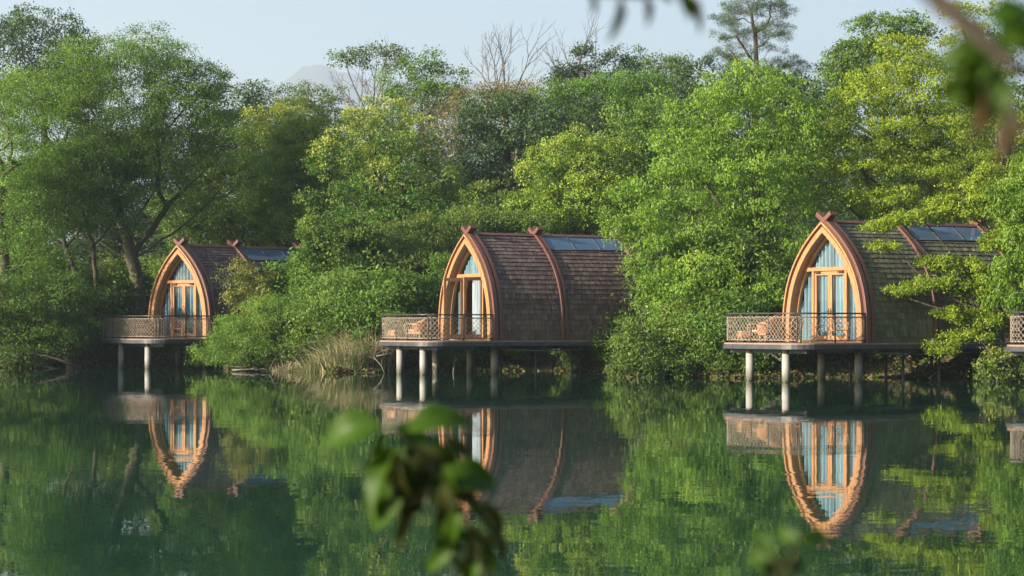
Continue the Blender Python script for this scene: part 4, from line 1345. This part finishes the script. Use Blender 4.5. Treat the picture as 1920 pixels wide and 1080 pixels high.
FILL_LAB = ['beyond the left edge tree', 'behind the pale new leaves of the far left tree', 'behind the leaning ivy-clad tree', 'behind the top of the spreading tree',
            'behind the right half of the spreading tree', 'directly behind the farthest cabin front', 'behind the yellow-topped camphor', 'behind the dense dark camphor',
            'behind the left top of the biggest camphor', 'behind the right top of the biggest camphor', 'right of the biggest camphor in the hollow', 'behind the twiggy brown thicket',
            'behind the dark rounded ridge tree', 'behind the flat-topped ridge tree', 'just above the brown-shingled ridge', 'right above the brown-shingled skylight', 'behind the open-crowned skyline tree',
            'behind the left part of the catkin tree', 'under the lower pine', 'behind the catkin tree top', 'behind the right part of the catkin tree', 'between the pine and the fresh green skyline tree',
            'behind the left part of the large yellow-green tree', 'low behind the mossy cabin crossed beams', 'just left of the mossy cabin ridge', 'behind the top of the large yellow-green tree',
            'behind the thin upright sprays at right', 'behind the right edge sprays', 'outside the right edge behind the deck', 'low behind the back end of the mossy cabin', 'low behind the mossy cabin skylight',
            'low behind the middle of the mossy cabin roof', 'low behind the willow at left', 'low behind the spreading tree trunk', 'behind the rounded deck of the farthest cabin', 'low behind the biggest camphor',
            'low behind the farthest cabin roof end', 'just above the willow at left', 'right behind the farthest cabin walls', 'behind the slim forked stems at left', 'low behind the catkin tree trunk', 'behind the deck left of the mossy cabin']
protos = []
for k in range(4):
    r_ = random.Random(100 + k)
    lobes = []
    for j in range(7):
        a = j * 0.9 + k
        lobes.append((1.6 * math.cos(a) * (1 if j else 0), 1.5 * math.sin(a), 3.6 + j * 0.85 + r_.uniform(-.3, .3), r_.uniform(1.7, 2.4) * (1.1 - j * 0.06), 2.0, r_.uniform(1.2, 1.6)))
    pr = plant('woodland_tree', 'x', 'tree', 'dark', (0, 0, 0), lobes, 0.22, 0.3, 200 + k, 'woodland trees filling the slope', K=12, mat=('dark', 'fine_dark', 'dark', 'shrub')[k])
    protos.append([pr, False])
for i, ((px, py, Y), lb) in enumerate(zip(FILL, FILL_LAB)):
    pr = protos[(i * 7 + i // 4) % 3 if (i % 5) else 3]
    o = pr[0] if not pr[1] else copy_tree(pr[0])
    pr[1] = True
    b = G(px, Y)
    top = P(px, py, Y).z
    s = (top - b[2]) / 10.0
    o.location = (b[0], b[1], b[2] - 0.1)
    sx = max(s, 0.62) * rf.uniform(0.9, 1.2)
    o.scale = (sx, sx, s)
    o.rotation_euler = (0, 0, rf.uniform(0, 6.28))
    o['label'] = 'dark woodland tree ' + lb

# bank shrubs copied along the shore
sp = []
for k in range(4):
    r_ = random.Random(300 + k)
    lobes = [(r_.uniform(-.5, .5), r_.uniform(-.3, .3), 0.5 + 0.35 * j, 0.85 - j * 0.1, 0.7, 0.45) for j in range(4)]
    sp.append([plant('bank_shrub', 'x', 'shrub', ('shrub', 'feather', 'fine_dark', 'shrub')[k], (0, 0, 0), lobes, 0.04, 0.2, 320 + k, 'low shrubs on the bank', cr=0.32, f=0.75, K=9, n=16,
                     **({'mat': 'fine_dark'} if k == 3 else {})), False])
BANK = [  # column, distance behind the waterline, size, label
    (-10, 0.6, 1.3, 'at the left edge under the willow'), (40, 1.5, 1.5, 'under the left half of the willow'), (95, 0.5, 1.2, 'at the waterline below the willow limb'), (205, 1.0, 1.2, 'at the water left of the farthest cabin piers'),
    (270, 2.8, 1.0, 'behind the second pier of the farthest cabin'), (345, 3.0, 1.1, 'behind the third pier of the farthest cabin'), (410, 1.0, 1.2, 'behind the fourth pier of the farthest cabin'), (520, 1.3, 1.2, 'under the feathery bush near the dry reeds'),
    (585, 1.8, 1.4, 'behind the left clump of dry reeds'), (640, 2.6, 1.8, 'behind the tall dry reeds'), (700, 1.6, 1.5, 'between reeds and the open-door cabin deck'), (735, 2.2, 1.7, 'behind the first pier of the open-door cabin'),
    (775, 1.4, 1.3, 'between the first and second piers of the open-door cabin'), (825, 3.2, 1.5, 'between the second and third piers of the open-door cabin'), (860, 1.3, 1.1, 'between the middle piers of the open-door cabin'), (900, 3.4, 1.2, 'left of the last pier of the open-door cabin'),
    (950, 1.6, 0.9, 'right of the last concrete pier of the open-door cabin'), (1020, 3.5, 0.9, 'under the brown-shingled cabin between steel posts'), (1095, 0.6, 1.0, 'at the back under the brown-shingled cabin'),
    (1150, 1.2, 1.1, 'left of the pale willow shrub'), (1270, 1.2, 1.3, 'under the leaning catkin tree'), (1340, 1.0, 1.2, 'at the water left of the mossy cabin deck'), (1385, 1.2, 1.5, 'below the rounded end of the mossy cabin deck'),
    (1440, 2.6, 1.3, 'between the first two piers of the mossy cabin'), (1515, 4.0, 1.1, 'between the second and third piers of the mossy cabin'), (1580, 3.4, 1.3, 'between the third and fourth piers of the mossy cabin'), (1640, 2.6, 1.2, 'right of the last concrete pier of the mossy cabin'),
    (1710, 3.2, 1.0, 'between the steel posts of the mossy cabin'), (1790, 2.4, 0.9, 'under the back half of the mossy cabin'), (1850, 1.8, 0.8, 'left of the twiggy shrub at right'), (1925, 1.8, 1.1, 'under the deck at the right edge'),
    (610, 6.0, 2.2, 'up the slope left of the open-door cabin'), (690, 7.0, 2.4, 'halfway up behind the yellow-tinged shrub'), (1400, 6.0, 2.2, 'behind the rounded end of the mossy cabin deck'), (1160, 6.5, 1.9, 'behind the end wall of the brown-shingled cabin'),
    (60, 5.0, 2.2, 'up the bank behind the willow'), (200, 4.5, 2.0, 'up the bank left of the farthest cabin'), (330, 8.5, 2.2, 'up the bank behind the farthest cabin front'), (1300, 5.5, 2.2, 'behind the leaning catkin tree'), (770, 6.5, 2.0, 'behind the netted deck of the open-door cabin'),
]
for i, (px, d, s, lb) in enumerate(BANK):
    pr = sp[i % 4]
    o = pr[0] if not pr[1] else copy_tree(pr[0])
    pr[1] = True
    x = 0.0; Y = 80.0
    for _ in range(6):
        x = (px - 960) / FPX * Y
        Y = float(shore(x)) + d
    o.location = (x, Y, max(gz(x, Y), 0.0) - 0.05)
    o.scale = (s, s, s * 0.9)
    o.rotation_euler = (0, 0, rf.uniform(0, 6.28))
    o['label'] = 'low shrub ' + lb


# reeds
def reeds(label, px, Y, rad, h, n, seed, dryness):
    rng = np.random.default_rng(seed)
    b = G(px, Y); root = empty('reed_clump', (b[0], b[1], max(b[2], 0) - 0.05), 0, label, 'reeds', 'reed clumps at the waterline')
    for part, cnt in (('blades', n),):
        r = rad * np.sqrt(rng.random(cnt)); a = rng.uniform(0, 6.283, cnt)
        p0 = np.stack([r * np.cos(a), 0.6 * r * np.sin(a), np.zeros(cnt)], 1)
        p0[:, 2] = ground_z(p0[:, 0] + b[0], p0[:, 1] + b[1]) - max(b[2], 0)
        out = np.stack([np.cos(a), np.sin(a), np.zeros(cnt)], 1) + rng.normal(size=(cnt, 3)) * 0.5
        out[:, 2] = 0
        hh = h * rng.uniform(0.45, 1.1, (cnt, 1))
        lean = out * rng.uniform(0.15, 0.55, (cnt, 1)) * hh
        q = []
        S = 6
        side = nrm(np.cross(out + 1e-3, np.array([0, 0, 1.0])) + rng.normal(size=(cnt, 3)) * 0.4)
        wd = rng.uniform(0.010, 0.022, (cnt, 1))
        pts = []
        drp = rng.uniform(0.15, 0.8, (cnt, 1))
        for s in range(S + 1):
            t = s / S
            pts.append(p0 + np.array([0, 0, 1.0]) * hh * (t - drp * t ** 3 * 0.8) + lean * (t ** 2) * 1.3)
        if part == 'blades':
            for s in range(S):
                w0 = wd * (1 - s / S) + 0.002; w1 = wd * (1 - (s + 1) / S) + 0.002
                q.append(np.stack([pts[s] - side * w0, pts[s] + side * w0, pts[s + 1] + side * w1, pts[s + 1] - side * w1], 1))
        else:
            for s in range(3, S):
                w0 = 0.02; q.append(np.stack([pts[s] - side * w0, pts[s] + side * w0, pts[s + 1] + side * w0 * .6, pts[s + 1] - side * w0 * .6], 1))
        vs = np.concatenate(q); m = len(q)
        dry = (rng.random(cnt) < (1 - dryness)).astype(float)
        v = np.tile(rng.random(cnt), m); tip = np.tile(dry * 0.9, m) if part == 'blades' else np.zeros(cnt * m)
        quads_object('blade' if part == 'blades' else 'seed_head', vs, v, tip, M['reed'], root)
    return root


reeds('tall clump of dry straw-coloured reeds at the water left of the open-door cabin', 690, 85.5, 1.0, 2.1, 1000, 1, 0.65)
reeds('mixed green and straw reeds in the middle of the reed bed', 650, 85.0, 1.1, 1.8, 1000, 2, 0.4)
reeds('low arching reeds at the left end of the reed bed', 600, 85.3, 0.9, 1.3, 800, 3, 0.4)
reeds('thin reed tuft beside the feathery bush', 535, 86.6, 0.5, 0.9, 300, 4, 0.7)
reeds('reed clump rising behind the rounded deck end of the open-door cabin', 722, 86.5, 0.8, 2.6, 500, 5, 0.85)
reeds('few bare reed stalks at the water under the brown-shingled cabin end', 1118, 82.8, 0.6, 1.0, 60, 6, 1.0)


# fallen and bare branches at the waterline
def branch(label, pts, r, seed, n=7, bk='bark_pale'):
    rng = random.Random(seed)
    base = Vector(pts[0])
    root = empty('fallen_branch', tuple(base), 0, label, 'branch', 'bare branches at the waterline')
    f = MB()
    P_ = [Vector(p) - base for p in pts]
    f.tube(P_, [r * (1 - 0.75 * i / (len(P_) - 1)) for i in range(len(P_))], 6)
    for i in range(n):
        k = rng.randrange(1, len(P_)); a = P_[k]
        d = Vector((rng.uniform(-1, 1), rng.uniform(-.5, .5), rng.uniform(-.2, 1))).normalized()
        l = rng.uniform(.3, .9)
        f.tube([a, a + d * l * .5 + Vector((0, 0, .05)), a + d * l], [r * .4, r * .25, r * .12], 4)
    f.build('limb', M[bk], root)


def pp(Y, *l): return [tuple(P(a, b, Y)) for a, b in l]


branch('pale crooked branch under the mossy deck between its first two piers', pp(75.0, (1480, 685), (1462, 675), (1445, 662), (1425, 654)), 0.035, 1)
branch('curved bare branch sagging under the mossy deck beside the third pier', pp(75.5, (1595, 700), (1598, 680), (1600, 664)), 0.03, 2, 3)
branch('tangle of dead branches left of the open-door cabin piers', pp(82.8, (722, 700), (715, 685), (700, 668), (712, 660)), 0.04, 3, 12)
branch('pair of pale sticks jutting above the water below the reeds', pp(82.6, (705, 668), (725, 664), (745, 660)), 0.025, 4, 4)
branch('dead branch lying on the water under the feathery bush', pp(85.5, (435, 694), (470, 692), (505, 693)), 0.04, 5, 5)
branch('dead branches between the middle piers of the open-door cabin', pp(82.9, (850, 702), (852, 680), (860, 664), (872, 655)), 0.035, 6, 12)
branch('long dark limb dipping from the willow to the water at left', pp(91.2, (150, 690), (105, 672), (60, 662), (20, 668), (-10, 685)), 0.07, 7, 4, 'bark')
branch('dead branch against the bank under the mossy cabin floor', pp(75.6, (1740, 712), (1765, 690), (1800, 684)), 0.04, 8, 8)
branch('thin bare stems leaning at the water by the right-edge deck', pp(70.6, (1885, 715), (1870, 690), (1862, 672)), 0.03, 9, 9)
branch('pale stem arching before the brown-shingled cabin end', pp(78.2, (1235, 705), (1215, 640), (1200, 590), (1190, 560)), 0.03, 10, 6)

# ground cover: leaves and litter on the bank
rng = np.random.default_rng(77)
n = 90000
gx = rng.uniform(-26, 24, n); gy = shore(gx) + rng.uniform(0.0, 1, n) ** 1.3 * 16 - 0.3
zz = ground_z(gx, gy)
pos = np.stack([gx, gy, zz + rng.uniform(0, 0.22, n) * (0.3 + 0.7 * (np.sin(gx * 1.3) * np.sin(gy * 0.9 + gx) > -0.1))], 1)
ax = nrm(rng.normal(size=(n, 3)) + np.array([0, 0, 0.4])); b_ = nrm(np.cross(rng.normal(size=(n, 3)), ax))
sz = rng.uniform(0.05, 0.15, (n, 1))
vs = np.stack([pos - ax * sz, pos + b_ * sz * .45, pos + ax * sz, pos - b_ * sz * .45], 1)
M['cover'] = leaf_mat('ground_cover_leaf', (0.03, 0.06, 0.015), (0.09, 0.14, 0.03), (0.11, 0.08, 0.045), 0.3)
gc = quads_object('ground_cover', vs, rng.random(n), (rng.random(n) < 0.45).astype(float), M['cover'], None)
tag(gc, kind='stuff')


# ------------------------------------------------------------------ plants close to the camera, out of focus
def near_leaf(parent, base, tipp, width, up, material, fold=0.25, curl=0.15, name='leaf'):
    base, tipp = Vector(base), Vector(tipp)
    d = tipp - base; L = d.length; d.normalize()
    up = Vector(up); side = d.cross(up).normalized(); nn2 = side.cross(d).normalized()
    vs = []; fs = []
    n_ = 12
    for i in range(n_ + 1):
        t = i / n_
        wv_ = width * math.sin(math.pi * t ** 0.8) ** 0.8 * (1 - 0.25 * t)
        c_ = base + d * L * t + nn2 * L * curl * math.sin(math.pi * t)
        for j in (-1, -0.5, 0, 0.5, 1):
            vs.append(c_ + side * wv_ * 0.5 * j + nn2 * abs(j) * wv_ * fold + nn2 * 0.02 * L * math.sin(t * 14 + j * 3) * abs(j))
    for i in range(n_):
        for j in range(4):
            a = i * 5 + j
            fs.append((a, a + 1, a + 6, a + 5))
    f = MB(); f.add(vs, fs, 0.5, True)
    return f.build(name, material, parent)


def NP(px, py, Y): return P(px, py, Y)


def near_plant(name, label, cat, root_at, stem, r0, leaves):
    root = empty(name, tuple(root_at), 0, label, cat)
    o = Vector(root_at)
    for st_ in stem:
        f = MB(); pts = [Vector(p) - o for p in st_]
        rr = r0 * (1 if st_ is stem[0] else 0.65)
        f.tube(pts, [rr * (1 - 0.6 * i / (len(pts) - 1)) for i in range(len(pts))], 8)
        f.build('stem', M['bark'] if name == 'overhanging_tree' else M['near_brown'], root)
    for (a, b, w_, up, m_) in leaves:
        near_leaf(root, Vector(a) - o, Vector(b) - o, w_, up, M[m_])
    return root


Y0 = 2.5
g0 = (0.02, 2.35, gz(0.02, 2.35))
L_ = []
def lf(a, b, w_, m_='near_leaf', up=(0, -0.6, 1), Y=Y0, dy=0.03):
    L_.append((NP(a[0], a[1], Y), NP(b[0], b[1], Y + dy), w_, up, m_))
lf((712, 798), (608, 840), 0.050, up=(0.3, -0.9, 0.6))
lf((760, 808), (896, 804), 0.046, up=(0, -0.8, 0.8))
lf((715, 805), (648, 872), 0.020, up=(1, -0.6, 0.2))
lf((740, 800), (800, 838), 0.030, up=(0, -1, 0.4))
lf((745, 850), (700, 985), 0.036, up=(-1, -1, 0), dy=-0.02)
lf((760, 840), (715, 915), 0.036, up=(-0.4, -1, 0.1))
lf((830, 890), (932, 918), 0.048, up=(0, -1, 0.5))
lf((770, 860), (760, 930), 0.04, up=(0, -1, 0.1))
lf((800, 905), (850, 935), 0.03, up=(0, -1, 0.4))
lf((800, 900), (750, 1040), 0.022, 'near_brown', up=(-0.5, -1, 0))
lf((790, 860), (790, 950), 0.035, 'near_brown', up=(0.5, -1, 0))
lf((780, 840), (850, 900), 0.034, 'near_brown', up=(0.3, -1, 0.2))
lf((840, 900), (905, 980), 0.022, 'near_brown', up=(0.8, -1, 0))
lf((830, 920), (815, 1030), 0.020, 'near_brown', up=(0.3, -1, 0))
lf((890, 950), (945, 1060), 0.018, 'near_brown', up=(0.8, -1, 0))
lf((850, 1030), (800, 1070), 0.022, 'near_leaf', up=(0, -1, 0.3))
lf((870, 940), (935, 1000), 0.018, 'near_leaf', up=(0.8, -1, 0))
lf((740, 900), (735, 970), 0.03, 'near_leaf', up=(-0.8, -1, 0))
rs_ = random.Random(8)
for i in range(26):
    ax_, ay_ = rs_.gauss(795, 36), rs_.gauss(895, 42)
    an = rs_.uniform(0.2, 2.9)
    ln = rs_.uniform(45, 85)
    lf((ax_, ay_), (ax_ + math.cos(an) * ln, ay_ + math.sin(an) * ln), rs_.uniform(0.016, 0.032), rs_.choice(['near_leaf', 'near_brown', 'near_brown']), up=(rs_.uniform(-.8, .8), -1, rs_.uniform(-.2, .6)), Y=Y0 + rs_.uniform(-.05, .05))
for (a, b) in (((860, 960), (835, 1000)), ((900, 1030), (925, 1078)), ((905, 1050), (870, 1085)), ((885, 1000), (850, 1015)), ((895, 1010), (935, 1025))):
    lf(a, b, 0.018, 'near_leaf', up=(.2, -1, .3))
for (a, b) in (((885, 985), (925, 1065)), ((880, 990), (868, 1075)), ((905, 940), (940, 1000)), ((835, 990), (805, 1050)), ((845, 1040), (880, 1090))):
    lf(a, b, 0.016, 'near_brown', up=(.5, -1, 0))
near_plant('sapling', 'blurred drooping sapling top with green and dark withered leaves in the foreground', 'sapling', g0,
           [[g0, (0.0, 2.42, 0.9), NP(915, 1090, Y0), NP(885, 1000, Y0), NP(850, 920, Y0), NP(800, 862, Y0), NP(755, 812, Y0), NP(712, 799, Y0)],
            [NP(850, 920, Y0), NP(820, 885, Y0), NP(770, 870, Y0), NP(742, 850, Y0)],
            [NP(905, 1050, Y0), NP(880, 1035, Y0), NP(850, 1030, Y0)]], 0.0042, L_)
L_ = []
Y1 = 1.7
lf((1500, 1012), (1560, 1030), 0.020, Y=Y1, up=(0, -1, 0.5)); lf((1500, 1012), (1450, 1022), 0.018, Y=Y1, up=(0, -1, 0.5))
lf((1450, 1045), (1405, 1000), 0.014, Y=Y1, up=(0, -1, 0.5)); lf((1450, 1045), (1400, 1065), 0.016, Y=Y1, up=(0, -1, 0.5))
lf((1450, 1040), (1440, 1075), 0.018, 'near_brown', Y=Y1, up=(0, -1, 0.2)); lf((1460, 1045), (1500, 1080), 0.014, 'near_brown', Y=Y1, up=(0.4, -1, 0.2))
g1 = (0.2, 1.65, gz(0.2, 1.65))
near_plant('sapling', 'strongly blurred leaf tips poking in at the bottom right foreground', 'sapling', g1,
           [[g1, (0.21, 1.66, 1.2), NP(1470, 1100, Y1), NP(1460, 1060, Y1), NP(1450, 1040, Y1)], [NP(1465, 1080, Y1), NP(1490, 1040, Y1), NP(1500, 1012, Y1)]], 0.004, L_)
L_ = []
Y2 = 1.35
for a, b, w_, m_, up in [((1850, 90), (1760, 130), 0.016, 'near_leaf', (0, -1, .6)), ((1860, 110), (1790, 200), 0.020, 'near_leaf', (.4, -1, .3)),
                         ((1870, 90), (1960, 60), 0.018, 'near_leaf', (0, -1, .5)), ((1880, 130), (1830, 240), 0.022, 'near_leaf', (0, -1, .1)),
                         ((1850, 40), (1945, 30), 0.016, 'near_leaf', (0, -1, .6)), ((1860, 100), (1780, 160), 0.02, 'near_leaf', (0.2, -1, .4)), ((1870, 120), (1810, 215), 0.02, 'near_leaf', (0.2, -1, .2)), ((1900, 90), (1990, 110), 0.022, 'near_leaf', (0, -1, .4)), ((1870, 70), (1930, 40), 0.016, 'near_leaf', (0, -1, .4)), ((1800, 150), (1762, 190), 0.012, 'near_leaf', (.4, -1, .3)),
                         ((1850, 150), (1805, 270), 0.013, 'near_dry', (.8, -1, 0)), ((1885, 190), (1862, 310), 0.013, 'near_dry', (.5, -1, 0)),
                         ((1895, 60), (1975, 180), 0.014, 'near_dry', (.8, -1, 0.2)), ((1840, 120), (1800, 160), 0.014, 'near_leaf', (0, -1, .3))]:
    lf(a, b, w_ * 1.35, m_, up=up, Y=Y2, dy=0.01)
Y3 = 1.9
for a, b, w_, m_ in [((1108, -12), (1112, 32), 0.008, 'near_brown'), ((1165, -5), (1138, 82), 0.011, 'near_brown'), ((1210, -8), (1212, 52), 0.010, 'near_brown'), ((1285, -15), (1312, 66), 0.012, 'near_brown'),
                     ((1270, -20), (1292, 40), 0.016, 'near_leaf'), ((1225, -20), (1262, 6), 0.012, 'near_leaf')]:
    lf(a, b, w_, m_, up=(.5, -1, 0), Y=Y3, dy=0.0)
gt = (0.95, 1.35, gz(0.95, 1.35))
near_plant('overhanging_tree', 'blurred tree branch with green and tan withered leaves hanging in at the top right', 'tree', gt,
           [[gt, (0.97, 1.35, 1.0), (0.9, 1.3, 2.1), (0.72, 1.28, 2.6), (0.45, 1.25, 2.72)],
            [(0.45, 1.25, 2.72), NP(1660, -160, 1.35), NP(1700, -60, 1.35), NP(1770, 12, Y2), NP(1830, 60, Y2), NP(1880, 110, Y2), NP(1925, 140, Y2)],
            [(0.45, 1.25, 2.72), NP(1500, -120, 1.7), NP(1330, -40, Y3), NP(1200, -14, Y3), NP(1100, -16, Y3)]], 0.015, L_)
open('/tmp/nleaf','w').write(str(NLEAF)) if False else None
